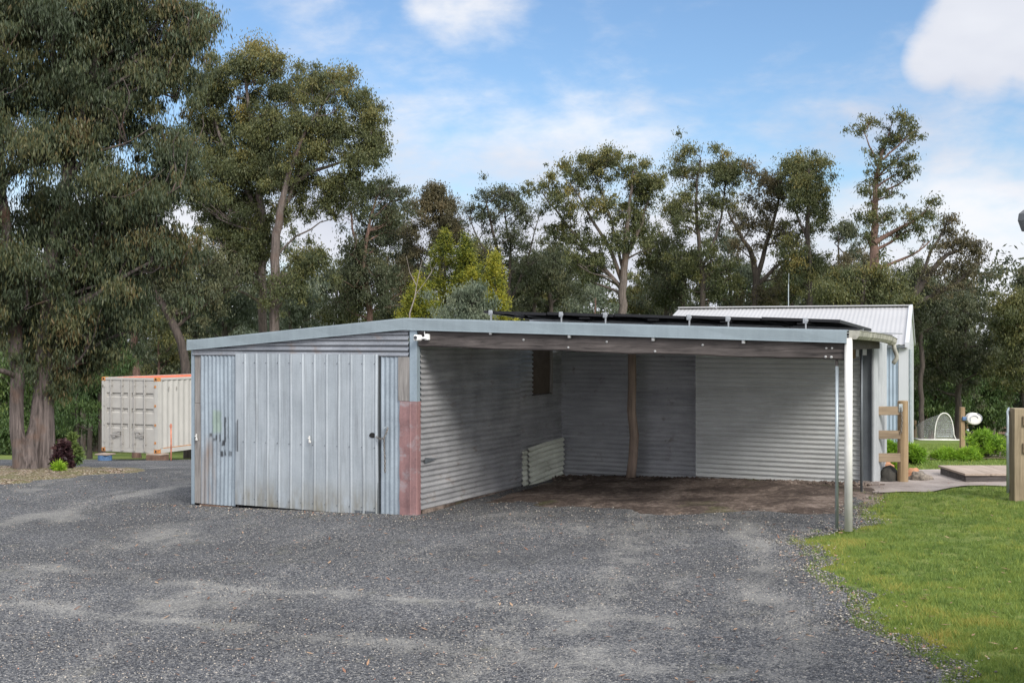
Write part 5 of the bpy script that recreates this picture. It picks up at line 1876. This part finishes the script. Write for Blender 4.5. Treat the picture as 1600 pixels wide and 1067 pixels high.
tree('gum_tree', 'tallest right-hand gum with tiered crown rising above the white shed', 'tree', 52,
     [[(1366, None, .24), (1366, 440, .22), (1368, 370, .17), (1370, 300, .12), (1378, 240, .07), (1395, 205, .035)], [(1370, 260, .05), (1360, 225, .03), (1350, 205, .015)], [(1367, 380, .12), (1390, 365, .09), (1430, 345, .06)], [(1380, 250, .05), (1410, 220, .03), (1430, 205, .02)]],
     [(1345, 198, 16, 9), (1362, 188, 18, 8), (1392, 184, 22, 9), (1412, 192, 18, 9), (1434, 208, 17, 10), (1400, 215, 20, 9), (1380, 232, 18, 9), (1412, 242, 20, 9), (1358, 255, 12, 14), (1385, 262, 24, 11), (1420, 268, 14, 10), (1372, 282, 24, 11), (1356, 300, 16, 12),
      (1392, 300, 20, 10), (1352, 332, 18, 14), (1378, 345, 24, 15), (1415, 335, 24, 12), (1445, 318, 16, 9), (1440, 350, 24, 14), (1400, 368, 30, 14), (1360, 375, 22, 14), (1455, 372, 18, 10)],
     'leaf_gum', 'bark_red', dens=0.62, sub_r=0.32, nsub=2.4, depth=0.6, lw=.042, ll=.13, tone0=.28, tiptone=.3, spread_mul=.9, fill=.15, sticks=1)
tree('gum_tree', 'leaning gum with long bare dark limbs reaching right over the white shed', 'tree', 54,
     [[(1415, None, .2), (1418, 480, .17), (1440, 440, .14), (1475, 400, .10), (1505, 385, .06), (1530, 375, .03)], [(1420, 478, .12), (1460, 462, .09), (1500, 440, .06), (1530, 410, .03), (1540, 400, .012)], [(1430, 455, .09), (1450, 400, .07), (1480, 350, .04), (1488, 335, .02)]],
     [(1480, 342, 14, 12), (1490, 362, 12, 12), (1470, 390, 20, 12), (1500, 380, 14, 10), (1520, 385, 14, 10), (1530, 405, 10, 12), (1495, 410, 18, 10), (1515, 430, 14, 9), (1478, 430, 20, 12), (1450, 420, 22, 16), (1500, 448, 14, 8), (1460, 450, 18, 10)],
     'leaf_brown', 'bark_dark', dens=0.42, sub_r=0.36, nsub=2.0, depth=0.5, lw=.045, ll=.15, tone0=.35, sticks=5)
tree('gum_tree', 'round mid-green gum directly behind the white shed roof', 'tree', 46,
     [[(1340, None, .14), (1345, 470, .12), (1350, 440, .07)]],
     [(1300, 445, 24, 16), (1335, 425, 26, 14), (1370, 430, 26, 16), (1395, 445, 20, 16), (1290, 468, 26, 16), (1330, 455, 30, 18), (1375, 465, 30, 16), (1405, 475, 18, 14)],
     'leaf_gum', 'bark_dark', dens=0.9, sub_r=0.46, nsub=2.0, depth=0.6, lw=.042, ll=.13, tone0=.38)
tree('gum_tree', 'low broad olive gum to the right of the white shed', 'tree', 60,
     [[(1495, None, .18), (1498, 580, .14), (1505, 540, .09), (1510, 490, .05)]],
     [(1470, 480, 26, 18), (1505, 470, 26, 14), (1530, 490, 24, 16), (1455, 510, 28, 20), (1495, 510, 32, 20), (1535, 525, 28, 20), (1460, 545, 30, 22), (1500, 555, 34, 22), (1545, 560, 28, 22), (1445, 580, 26, 24), (1520, 590, 32, 22)],
     'leaf_dark', 'bark_dark', dens=0.95, sub_r=0.5, nsub=1.7, depth=0.6, tone0=.42)
tree('gum_tree', 'yellow-olive gum at the right edge of the picture behind the lawn', 'tree', 56,
     [[(1605, None, .18), (1600, 560, .14), (1598, 520, .09), (1600, 470, .05)]],
     [(1585, 470, 22, 12), (1615, 465, 26, 14), (1575, 490, 20, 14), (1605, 495, 28, 16), (1580, 520, 26, 16), (1615, 530, 26, 20), (1575, 550, 26, 18), (1610, 570, 30, 20), (1580, 590, 28, 18)],
     'leaf_gum', 'bark_dark', dens=0.95, sub_r=0.48, nsub=1.8, depth=0.6, tone0=.40)
tree('gum_tree', 'nearly bare treetop with grey twigs at the right edge above the yellow-olive gum', 'tree', 62,
     [[(1615, None, .14), (1612, 500, .1), (1605, 450, .07), (1590, 435, .03)]],
     [(1595, 428, 10, 8), (1592, 445, 9, 8), (1608, 440, 10, 12), (1620, 420, 14, 12)],
     'leaf_dark', 'bark_gum', dens=0.4, sub_r=0.32, nsub=2.0, depth=0.5, sticks=4)

# trees behind the container and left
tree('gum_tree', 'leaning dark-trunked gum above the shipping container', 'tree', 48,
     [[(296, None, .20), (290, 560, .18), (275, 500, .16), (248, 470, .13), (238, 440, .10), (232, 400, .06)]],
     [(235, 385, 30, 22), (270, 400, 34, 22), (215, 420, 26, 22), (250, 430, 30, 20), (290, 430, 34, 24), (320, 400, 30, 24), (340, 450, 34, 26), (305, 470, 34, 22), (370, 430, 28, 24)],
     'leaf_dark', 'bark_dark', dens=0.85, sub_r=0.5, nsub=1.7, depth=0.6, tone0=.45)
tree('gum_tree', 'thin reddish forked gum trunk left of the leaning one above the container', 'tree', 50,
     [[(214, None, .17), (212, 560, .16), (205, 500, .13), (198, 450, .10), (195, 400, .05)], [(208, 520, .09), (190, 490, .07), (178, 450, .05), (170, 420, .03)]],
     [(175, 400, 30, 22), (205, 390, 30, 22), (170, 440, 24, 20), (225, 440, 24, 22), (190, 470, 26, 16), (150, 480, 24, 22)],
     'leaf_dark', 'bark_red', dens=0.75, sub_r=0.48, nsub=1.6, depth=0.6, tone0=.4)
tree('gum_tree', 'olive gum filling the gap between container and shed roof', 'tree', 58,
     [[(350, None, .16), (352, 480, .14), (345, 440, .1), (350, 400, .06)], [(352, 460, .08), (370, 430, .06), (385, 400, .03)]],
     [(330, 460, 30, 20), (365, 470, 32, 20), (340, 490, 34, 20), (380, 495, 30, 18), (310, 500, 28, 20), (395, 460, 22, 20)],
     'leaf_grey', 'bark_dark', dens=0.9, sub_r=0.48, nsub=1.7, depth=0.6, tone0=.25)
tree('pine_tree', 'dark green feathery tree just left of and behind the container', 'tree', 47,
     [[(160, None, .14), (160, 600, .12), (162, 540, .05)], [(140, None, .10), (140, 640, .09), (142, 600, .05)], [(120, None, .1), (121, 640, .09), (120, 600, .05)]],
     [(165, 535, 22, 14), (180, 550, 24, 16), (150, 560, 26, 18), (190, 570, 20, 12), (130, 590, 26, 18), (160, 590, 26, 20), (120, 620, 26, 18), (145, 640, 22, 16), (100, 650, 24, 18), (150, 620, 18, 16)],
     'leaf_green', 'bark_dark', dens=0.9, sub_r=0.42, nsub=2.0, depth=0.5, lw=.03, ll=.16, tone0=.22, tiptone=.3)

# conifers
def conifer(label, Y, px, ytop, ybase, halfw, name='conifer_tree', leaf='leaf_conifer', tiers=9, tone0=.4):
    cl = []
    for k in range(tiers):
        u = (k + 0.5) / tiers
        py = ytop + (ybase - ytop) * u
        w_ = halfw * (0.08 + 0.85 * u ** 0.85) * random.uniform(.8, 1.15)
        for q in (-1, 0, 1):
            cl.append((px + q * w_ * 0.6 + random.uniform(-3, 3), py + abs(q) * 6 + random.uniform(-3, 3), max(4, w_ * 0.36 * random.uniform(.7, 1.2)), max(5, (ybase - ytop) / tiers * 0.7)))
    return tree(name, label, 'tree', Y, [[(px, None, .14), (px, ybase, .1), (px, ytop + 10, .03)]], cl, leaf, 'bark_dark', dens=0.95, lw=.03, ll=.10, sub_r=0.23, nsub=5.5, spread_mul=.95, fill=0.0,
                depth=0.25, droop=-0.35, twig=False, tone0=tone0, tiptone=.25, squash=1.5, group='yellow-green conifers behind the shed')


conifer('tall dark yellow-green conifer clump in front of the brown-topped gum', 50, 694, 366, 500, 74)
conifer('pointed bright yellow-green conifer standing alone left of the solar panels', 47, 773, 400, 500, 34, tone0=.62)
conifer('narrow conifer top between the tall conifer clump and the pointed one', 49, 728, 372, 460, 30, tone0=.38)
conifer('low yellow-green conifer at the left foot of the tall conifer clump', 46, 655, 445, 505, 44, tone0=.5)
conifer('small golden conifer between the grey wattle and the pointed conifer', 48.5, 738, 425, 480, 26, tone0=.55)
tree('wattle_bush', 'grey-green wattle bush behind the roof peak among the conifers', 'bush', 42,
     [[(735, None, .1), (735, 490, .08), (735, 460, .04)]],
     [(725, 460, 20, 14), (745, 462, 16, 14), (712, 485, 24, 16), (740, 488, 26, 16), (690, 498, 22, 12), (760, 495, 14, 14)],
     'leaf_grey', 'bark_dark', dens=1.1, sub_r=0.36, nsub=2.6, depth=0.5, lw=.035, ll=.13, tone0=.45)
# pale dead sapling
RNG = np.random.default_rng(5)
tb = Tubes()
base = np.array(at(652, 520, 40))
base[2] = G(base[0], base[1]) - .1


def wp(px, py, Y=40.0):
    return np.array(at(px, py, Y))


tb.add(np.array([base, wp(640, 490), wp(648, 465), wp(652, 440), wp(660, 405)]), [.03, .026, .02, .014, .005], 6)
tb.add(np.array([wp(648, 462), wp(665, 440), wp(683, 410)]), [.014, .010, .004], 5)
tb.add(np.array([wp(650, 445), wp(640, 425), wp(635, 400)]), [.016, .01, .005], 5)
tb.add(np.array([wp(665, 440), wp(675, 425), wp(672, 412)]), [.01, .008, .004], 5)
o = tb.build('dead_sapling', M['bark_pale'], None, (0, 0, 0))
tag(o, 'pale leafless sapling in front of the conifers above the roof peak', 'tree')

# understorey trees closing the view below the tall crowns, each its own kind of crown
kinds = [('leaf_dark', 'dark green'), ('leaf_grey', 'grey-green'), ('leaf_gum', 'olive'), ('leaf_green', 'fresh green'), ('leaf_brown', 'brownish')]
random.seed(21)
spots = [(60, 66, 520, 0, 'at the far left behind the two big gums'), (150, 70, 480, 0, 'far behind the container, left of the reddish forked trunk'), (240, 72, 490, 2, 'far behind the container roof'),
         (320, 68, 470, 0, 'behind the left end of the shed roof'), (400, 72, 450, 1, 'between the trunks of the two tall left gums'), (470, 66, 455, 1, 'right of the tall left gum trunks above the shed roof'),
         (520, 70, 430, 0, 'left of the dark slender gum'), (600, 74, 420, 2, 'behind the dark slender gum'), (655, 76, 400, 1, 'behind the pale dead sapling'), (800, 72, 440, 0, 'behind the half-bare gum'),
         (870, 76, 430, 2, 'behind the first solar panel'), (925, 70, 445, 1, 'under the left arms of the umbrella-shaped gum'), (1000, 74, 430, 2, 'right of the umbrella-shaped gum trunk'), (1050, 70, 420, 0, 'above the left end of the white shed roof'),
         (1110, 76, 420, 2, 'behind the sparse-topped olive gum'), (1160, 72, 440, 3, 'behind the forked gum'), (1225, 74, 430, 0, 'behind the antenna'), (1300, 70, 420, 2, 'behind the oval-crowned gum'),
         (1340, 76, 390, 4, 'behind the tallest right-hand gum'), (1420, 74, 440, 0, 'behind the leaning gum'), (1455, 66, 540, 3, 'right beside the white shed corner, low down'), (1500, 78, 530, 0, 'behind the net goal'),
         (1550, 72, 560, 3, 'behind the hose reel and paddock fence'), (1595, 76, 540, 1, 'behind the paddock fence at the right edge'), (1645, 74, 500, 0, 'past the right edge of the lawn'), (20, 60, 560, 3, 'low down at the far left beside the trunks'), (100, 64, 600, 3, 'low down between the big gums and the container')]
for i, (px, Y, top, kd, where) in enumerate(spots):
    Yp = float(Y)
    x_ = (px - 800) * Yp / F
    gy = 533.5 + (EYE - G(x_, Yp)) * F / Yp
    cl = []
    wdt = 44
    for k in range(13):
        u = random.random()
        py = top + (gy - 30 - top) * u
        cl.append((px + random.uniform(-1, 1) * wdt * (0.5 + 0.5 * math.sin(math.pi * min(1, u + .2))), py, random.uniform(18, 28), random.uniform(12, 20)))
    cl.append((px, top + 8, 20, 12))
    tree('gum_tree', '%s leafy tree %s' % (kinds[kd][1], where), 'tree', Yp, [[(px, None, .15), (px + random.uniform(-6, 6), gy - 60, .12), (px + random.uniform(-10, 10), (top + gy) / 2 - 10, .08), (px + random.uniform(-12, 12), top + 20, .03)]],
         cl, kinds[kd][0], ['bark_dark', 'bark_gum', 'bark_red'][i % 3], dens=0.8, sub_r=0.55, nsub=1.25, depth=0.9, lw=.065, ll=.2, tone0=.36, tiptone=.35, group='understorey trees behind the sheds', seed=500 + i)

random.seed(33)
spots2 = [(305, 61, 400, 0, 'filling the gap left of the rounded gum'), (450, 60, 380, 1, 'low in the gap between the spreading gum and the slender gum'), (535, 62, 405, 2, 'filling the gap at the foot of the slender gum'),
          (625, 64, 355, 0, 'left of the brown-topped gum'), (745, 66, 385, 2, 'in the gap behind the pointed conifer'), (835, 63, 400, 0, 'under the left rim of the umbrella-shaped gum'),
          (1035, 62, 360, 2, 'filling the gap right of the umbrella-shaped gum'), (1070, 60, 400, 0, 'below the sparse-topped olive gum'), (1145, 63, 370, 1, 'between the sparse-topped and the forked gum'),
          (1235, 61, 375, 2, 'between the forked and the oval-crowned gum'), (1310, 62, 350, 0, 'left of the tallest right-hand gum'), (1325, 60, 400, 4, 'at the foot of the tallest right-hand gum'), (1440, 58, 420, 0, 'behind the limbs of the leaning gum'), (130, 58, 430, 1, 'behind the stout drooping gum')]
for i, (px, Y, top, kd, where) in enumerate(spots2):
    Yp = float(Y)
    x_ = (px - 800) * Yp / F
    gy = 533.5 + (EYE - G(x_, Yp)) * F / Yp
    cl = [(px + random.gauss(0, 4), top + 8, 16, 10)]
    for k in range(11):
        u = random.random()
        cl.append((px + random.uniform(-1, 1) * 34, top + (510 - top) * u, random.uniform(12, 22), random.uniform(9, 16)))
    tree('gum_tree', '%s airy tree %s' % (kinds[kd][1], where), 'tree', Yp, [[(px, None, .13), (px + random.uniform(-6, 6), 480, .10), (px + random.uniform(-10, 10), (top + 480) / 2, .06), (px + random.uniform(-12, 12), top + 14, .025)],
         [(px, 470, .07), (px + random.choice((-1, 1)) * 22, (top + 470) / 2, .045), (px + random.uniform(-25, 25), top + 30, .02)]],
         cl, kinds[kd][0], ['bark_dark', 'bark_gum', 'bark_dark'][i % 3], dens=0.62, sub_r=0.42, nsub=1.5, depth=0.8, tone0=.34, tiptone=.4, group='airy trees filling the tree line', seed=800 + i, sticks=1)

# far-off wood, one mass
RNG = np.random.default_rng(77)
nn = 8000
X = RNG.uniform(-75, 75, nn)
Yw = RNG.uniform(88, 125, nn)
hmax = 11.0 + 2.5 * np.sin(X * 0.21 + 1) + 2.0 * np.sin(X * 0.53)
Zw = gz(X, Yw) + RNG.random(nn) ** 0.8 * np.maximum(hmax, 3.5)
C = np.stack([X, Yw, Zw], 1)
cnt = RNG.integers(45, 90, nn)
V, Fq, bi = leaf_cloud(C, RNG.uniform(0.8, 1.7, nn), cnt, 0.16, 0.40, 0.5, 0.8)
o = np_mesh('distant_woodland', V, Fq, M['leaf_dark'], tone=(0.45 + 0.22 * np.sin(X * 1.7) + RNG.normal(size=nn) * .12)[bi])
tag(o, 'far-off eucalypt woodland closing the view behind all the nearer trees', 'woodland', kind='stuff')

# ------------------------------------------------------------------ garden shrubs
def shrub(name, label, px, Y, w_px, h_px, leaf='leaf_shrub', droop=-0.55, lw=.012, ll=.10, dens=1.0, tone0=.5, cat='shrub', group='garden shrubs beyond the path', flat=False, n=46):
    global RNG
    RNG = np.random.default_rng(abs(hash((px * 7 + w_px))) % 9999)
    s = Y / F
    x_, y_, z_ = gpt(px, Y)
    W, Hh = w_px * s / 2, h_px * s
    cs, rd, tn = [], [], []
    tb = Tubes()
    for k in range(n):
        a = RNG.uniform(0, 2 * math.pi)
        el = RNG.uniform(0.05, 1.5)
        rr = RNG.uniform(0.55, 0.92)
        c_ = np.array([math.cos(a) * math.cos(el) * W * rr, math.sin(a) * math.cos(el) * W * rr, Hh * (0.12 + 0.76 * math.sin(el) * rr)])
        cs.append(c_)
        rd.append(W * RNG.uniform(0.16, 0.30) if not flat else W * RNG.uniform(.10, .2))
        tn.append(tone0 + RNG.normal() * .12 + 0.3 * (c_[2] / Hh - .5))
        tb.add(curve((0, 0, 0), c_, 5, .05, .1), np.linspace(.012, .004, 5), 4)
    cnt = np.full(n, int(150 * dens))
    V, Fq, bi = leaf_cloud(cs, rd, cnt, lw, ll, droop, 1.0)
    root = empty(name, (x_, y_, z_))
    tag(root, label, cat, group)
    tb.build('stems', M['bark_dark'], root, (0, 0, 0))
    np_mesh('foliage', V, Fq, M[leaf], root, tone=np.array(tn)[bi])
    return root


shrub('shrub', 'round feathery bright green shrub right of the hose reel post', 1539, 22.6, 66, 52)
shrub('shrub', 'low spreading lime-green shrub in front of the hose reel post', 1480, 22.3, 54, 17, dens=.8, flat=True, tone0=.6)
shrub('shrub', 'second low lime-green spreading shrub touching the round feathery one', 1512, 22.2, 44, 20, dens=.8, flat=True, tone0=.6)
shrub('shrub', 'upright fresh green shrub just right of the round fence post', 1427, 21.5, 44, 34, tone0=.45)
shrub('shrub', 'green shrub seen between the fence rails in front of the white shed', 1391, 21.8, 44, 36, tone0=.4)
shrub('shrub', 'small strappy plant behind the lower fence rail', 1391, 19.6, 22, 24, tone0=.6, n=16, dens=.4, lw=.02, ll=.2)
shrub('burgundy_shrub', 'dark burgundy leafy shrub at the right foot of the stout gum trunk', 98, 25.0, 30, 60, 'leaf_red', 0.1, .05, .11, .5, .5, group='plants at the foot of the gums')
shrub('green_shrub', 'leggy green shrub behind the burgundy one near the container', 112, 26.8, 34, 66, 'leaf_green', 0.1, .05, .12, .35, .75, group='plants at the foot of the gums')
shrub('strappy_plant', 'small bright green strappy plant on the mulch by the stout gum trunk', 93, 24.2, 16, 16, 'leaf_shrub', -0.5, .02, .16, .3, .6, group='plants at the foot of the gums', n=14)

# ------------------------------------------------------------------ grass, gravel and litter
def blades(name, label, X, Y, h, w_, tone, mat):
    n = len(X)
    Z = gz(X, Y)
    a = RNG.uniform(0, 2 * np.pi, n)
    lean = RNG.normal(size=(n, 2)) * 0.45
    dx, dy = np.cos(a) * w_ / 2, np.sin(a) * w_ / 2
    v0 = np.stack([X - dx, Y - dy, Z], 1)
    v1 = np.stack([X + dx, Y + dy, Z], 1)
    v2 = np.stack([X + lean[:, 0] * h, Y + lean[:, 1] * h, Z + h], 1)
    V = np.stack([v0, v1, v2], 1).reshape(-1, 3)
    o = np_mesh(name, V, np.arange(n * 3).reshape(-1, 3), mat, tone=np.repeat(tone, 3))
    tag(o, label, 'grass', kind='stuff')
    return o


RNG = np.random.default_rng(3)
n = 330000
u = RNG.random(n)
Y = 6.5 + 12.3 * u ** 1.15
X = 2.4 + RNG.random(n) * (0.46 * Y - 1.9)
edge = xr_drive(Y)
fuz = np.array([mnoise.noise(Vector((a * 1.6, c_ * 1.6, 0))) for a, c_ in zip(X, Y)])
strag = (X > 3.3 + 0.2 * np.sin(Y * 9)) & (Y > 14.0) & (RNG.random(n) < 0.55 * np.exp(-(Y - 14.0) / 0.45))
keep = strag | (X > edge + 0.02 + 0.28 * np.abs(fuz) * RNG.random(n) + RNG.exponential(0.07, n))
# keep off the path
near = np.interp(X, [5.1, 6.0, 6.45, 6.8, 8.2, 12], [17.55, 17.45, 17.75, 18.15, 17.75, 17.3])
keep &= ~((Y > near) & (X > 5.15))
X, Y, fuz = X[keep], Y[keep], fuz[keep]
edge = xr_drive(Y)
fz2 = np.array([mnoise.noise(Vector((a * 0.7 + 9, c_ * 0.7, 4))) for a, c_ in zip(X, Y)])
mossy = np.exp(-((X - edge) / 0.45)) * (Y > 8)
tone = 0.45 + 0.30 * fuz + 0.25 * fz2 + 0.38 * mossy + RNG.normal(size=len(X)) * .05
hgt = (0.022 + 0.020 * (0.5 + fz2)) * RNG.uniform(0.6, 1.4, len(X)) * np.clip((X - edge) * 2.5 + .35, 0.35, 1)
fz3 = np.array([mnoise.noise(Vector((a * 3.3 + 19, c_ * 3.3, 8))) for a, c_ in zip(X, Y)])
bare = ((fz3 + 0.5 * fz2 < -0.30) & (RNG.random(len(X)) < 0.8)) | (RNG.random(len(X)) < 0.6 * np.exp(-(X - edge) / 0.22))
tone = tone + 0.26 * fz3 + RNG.normal(size=len(X)) * 0.09
hgt = hgt * (0.62 + 0.5 * np.clip(fz3 + .3, 0, 1))
X, Y, hgt, tone = X[~bare], Y[~bare], hgt[~bare], tone[~bare]
blades('lawn_grass', 'short bright green lawn grass to the right of the gravel drive', X, Y, hgt, 0.007, tone, M['grass'])
# taller scattered tufts
nt2 = 1500
Yt = 6.8 + 11.5 * RNG.random(nt2) ** 1.1
Xt = 2.5 + RNG.random(nt2) * (0.46 * Yt - 2.0)
near = np.interp(Xt, [5.1, 6.0, 6.45, 6.8, 8.2, 12], [17.55, 17.45, 17.75, 18.15, 17.75, 17.3])
kt = (Xt > xr_drive(Yt) - 0.05) & ~((Yt > near - .1) & (Xt > 5.1))
Xt, Yt = Xt[kt], Yt[kt]
kk_ = 16
Xt2 = np.repeat(Xt, kk_) + RNG.normal(size=len(Xt) * kk_) * 0.022
Yt2 = np.repeat(Yt, kk_) + RNG.normal(size=len(Yt) * kk_) * 0.022
tt2 = np.repeat(RNG.uniform(0.15, 0.75, len(Xt)), kk_)
blades('grass_tufts', 'taller darker grass tufts dotted through the lawn', Xt2, Yt2, RNG.uniform(.035, .075, len(Xt2)), 0.008, tt2, M['grass'])
# far lawn tufts
n = 90000
Y = RNG.uniform(20.5, 34, n)
X = RNG.uniform(5.6, 16, n)
k = ~(((X - 8.9) / 2.9) ** 2 + ((Y - 23.3) / 1.1) ** 2 < 1)
X, Y = X[k], Y[k]
blades('garden_grass', 'bright green grass around the garden bed beyond the path', X, Y, RNG.uniform(.03, .06, len(X)), 0.014, 0.5 + RNG.normal(size=len(X)) * .1, M['grass'])

# loose stones on the drive
def stones(name, label, X, Y, size, mat, lift=0.022):
    n = len(X)
    Z = gz(X, Y) + lift
    base = np.array([[1, 0, 0], [0, 1, 0], [-1, 0, 0], [0, -1, 0], [0, 0, 0.75], [0, 0, -0.6]], float)
    F8 = np.array([[0, 1, 4], [1, 2, 4], [2, 3, 4], [3, 0, 4], [1, 0, 5], [2, 1, 5], [3, 2, 5], [0, 3, 5]])
    S = size[:, None, None] * RNG.uniform(0.5, 1.3, (n, 6, 1))
    a = RNG.uniform(0, 2 * np.pi, n)
    B = np.repeat(base[None], n, 0) + RNG.normal(size=(n, 6, 3)) * 0.18
    ca, sa = np.cos(a)[:, None], np.sin(a)[:, None]
    Bx = B[..., 0] * ca - B[..., 1] * sa
    By = (B[..., 0] * sa + B[..., 1] * ca)
    V = np.stack([Bx, By, B[..., 2] * 0.75], -1) * S + np.stack([X, Y, Z], 1)[:, None, :]
    Fz = (F8[None] + (np.arange(n) * 6)[:, None, None]).reshape(-1, 3)
    o = np_mesh(name, V.reshape(-1, 3), Fz, mat, tone=np.repeat(RNG.random(n), 6))
    tag(o, label, 'gravel', kind='stuff')
    return o


m, t, b, _ = new_mat('loose_stone')
rnd = t.n('ShaderNodeNewGeometry').outputs['Random Per Island']
t.put(b.inputs['Base Color'], t.ramp(rnd, [(0.0, (0.022, 0.025, 0.032)), (0.45, (0.09, 0.096, 0.11)), (0.75, (0.22, 0.22, 0.225)), (0.90, (0.38, 0.35, 0.31)), (0.985, (0.55, 0.48, 0.40)), (1.0, (0.45, 0.20, 0.13))]))
b.inputs['Roughness'].default_value = 0.8
M['stone'] = m
n = 110000
u = RNG.random(n)
Y = 7.0 + 13.0 * u ** 1.35
X = RNG.uniform(-1, 1, n) * (0.46 * Y)
X = np.where(X > xr_drive(Y) + 0.1, xr_drive(Y) + 0.22 - RNG.exponential(0.35, n), X)
lx = (X - OX) * CS - (Y - OY) * SN
ld = (X - OX) * SN + (Y - OY) * CS
kk = ~((ld > -0.12) & (lx < 0.05) & (lx > tL - .05)) & ~((ld > 0.8 + RNG.exponential(0.8, n)))
stones('gravel', 'dark blue-grey gravel stones strewn over the driveway', X[kk], Y[kk], RNG.uniform(0.003, 0.0105, n)[kk], M['stone'])
# pale pebbles along the lawn edge, by the shed corner and on the mulch
n = 1500
Yp_ = RNG.uniform(8, 17, n)
Xp_ = xr_drive(Yp_) + RNG.normal(size=n) * 0.16
xx2 = RNG.uniform(-4.2, -1.2, 700)
lt = RNG.uniform(tL - .8, 0.3, 700)
ldp = -RNG.exponential(0.25, 700) - 0.12
Xs, Ys = OX + lt * CS + ldp * SN, OY - lt * SN + ldp * CS
Xm, Ym = RNG.uniform(-12, -6.5, 900), RNG.uniform(19.5, 24, 900)
Xc, Yc = np.array([wl(a_, c_) for a_, c_ in zip(RNG.uniform(.1, 5.6, 1700), RNG.uniform(-.5, 4.4, 1700))]).T
m, t, b, _ = new_mat('pale_pebble')
rnd = t.n('ShaderNodeNewGeometry').outputs['Random Per Island']
t.put(b.inputs['Base Color'], t.ramp(rnd, [(0.0, (0.06, 0.055, 0.05)), (0.6, (0.17, 0.155, 0.13)), (0.9, (0.45, 0.42, 0.36)), (1.0, (0.42, 0.20, 0.12))]))
b.inputs['Roughness'].default_value = 0.8
XA, YA = np.r_[Xp_, Xs, Xm, Xc], np.r_[Yp_, Ys, Ym, Yc]
stones('pebbles', 'pale pebbles and wood chips scattered along the lawn edge and the shed foot', XA, YA, RNG.uniform(0.006, 0.017, len(XA)), m, 0.03)
# clods against the back wall
n = 900
tt_, dd_ = RNG.uniform(0.1, 5.3, n), DB - 0.22 - RNG.exponential(0.18, n)
Xc, Yc = np.array([wl(a_, c_) for a_, c_ in zip(tt_, dd_)]).T
o = stones('soil_clods', 'brown soil clods heaped along the foot of the carport back wall', Xc, Yc, RNG.uniform(0.012, 0.05, n), M['dirt'], 0.045)
o['category'] = 'soil'

# dry leaves
n = 700
Yl = RNG.uniform(7.5, 19, n)
Xl = RNG.uniform(-1, 1, n) * .42 * Yl
lx = (Xl - OX) * CS - (Yl - OY) * SN
ld = (Xl - OX) * SN + (Yl - OY) * CS
kk = ~((ld > -0.15) & (lx < 0.1))
Xl, Yl = Xl[kk], Yl[kk]
m = leaf_mat('dry_leaf', [(0.0, (0.10, 0.05, 0.03)), (0.5, (0.26, 0.13, 0.08)), (1.0, (0.45, 0.30, 0.18))], 0.1)
C = np.stack([Xl, Yl, gz(Xl, Yl) + 0.035], 1)
A = RNG.normal(size=C.shape) * np.array([1, 1, .12])
A /= np.linalg.norm(A, axis=1)[:, None]
B = np.cross(A, np.array([0, 0, 1.0]))
L = RNG.uniform(.02, .05, len(C))[:, None]
V = np.stack([C - A * L, C + B * L * .25, C + A * L, C - B * L * .25], 1).reshape(-1, 3)
o = np_mesh('dry_leaves', V, np.arange(len(V)).reshape(-1, 4), m, tone=np.repeat(RNG.random(len(C)), 4))
tag(o, 'dry brown gum leaves lying on the drive and the lawn', 'leaves', kind='stuff')

# ------------------------------------------------------------------ house eave at the right edge
ec = at(1589.5, 345, 6.0)
hs = empty('house', (ec.x, ec.y, 0))
tag(hs, 'corner of a grey house eave poking in at the right edge of the sky', 'house')
M['eave'] = simple('grey_painted_gutter', (0.10, 0.105, 0.11), 0.5, 0, 0.2, 6)
z0 = ec.z
mb = MB()
pr = [(0, 0.02), (-0.012, 0.045), (0.012, 0.07), (0.05, 0.075), (0.05, -0.03), (0.02, -0.035)]
mb.prism([(0.0, -.0, z0 + 0.0), (0.02, 0, z0 - .055), (0.11, 0, z0 - .055), (0.11, 0, z0 + .055), (0.03, 0, z0 + .055), (0.005, 0, z0 + .035)], (0.9, -2.4, 0.0))
mb.build('gutter', M['eave'], hs, bevel=0.004)
MB().prism([(0.06, 0.0, z0 + 0.058), (1.6, 0.5, z0 + 0.058), (2.4, -2.2, z0 + 0.9), (0.96, -2.4, z0 + 0.06)], (0, 0, 0.03)).build('roof', M['eave'], hs)
MB().prism([(0.9, -0.55, G(3.4, 5.4) - .1), (3.0, 0.0, G(3.4, 5.4) - .1), (3.0, -2.6, G(3.4, 5.4) - .1), (1.5, -2.6, G(3.4, 5.4) - .1)], (0, 0, z0 - 0.05 - G(3.4, 5.4))).build('wall', M['board'], hs)

print('trees', TREES, 'objects', len(bpy.data.objects))
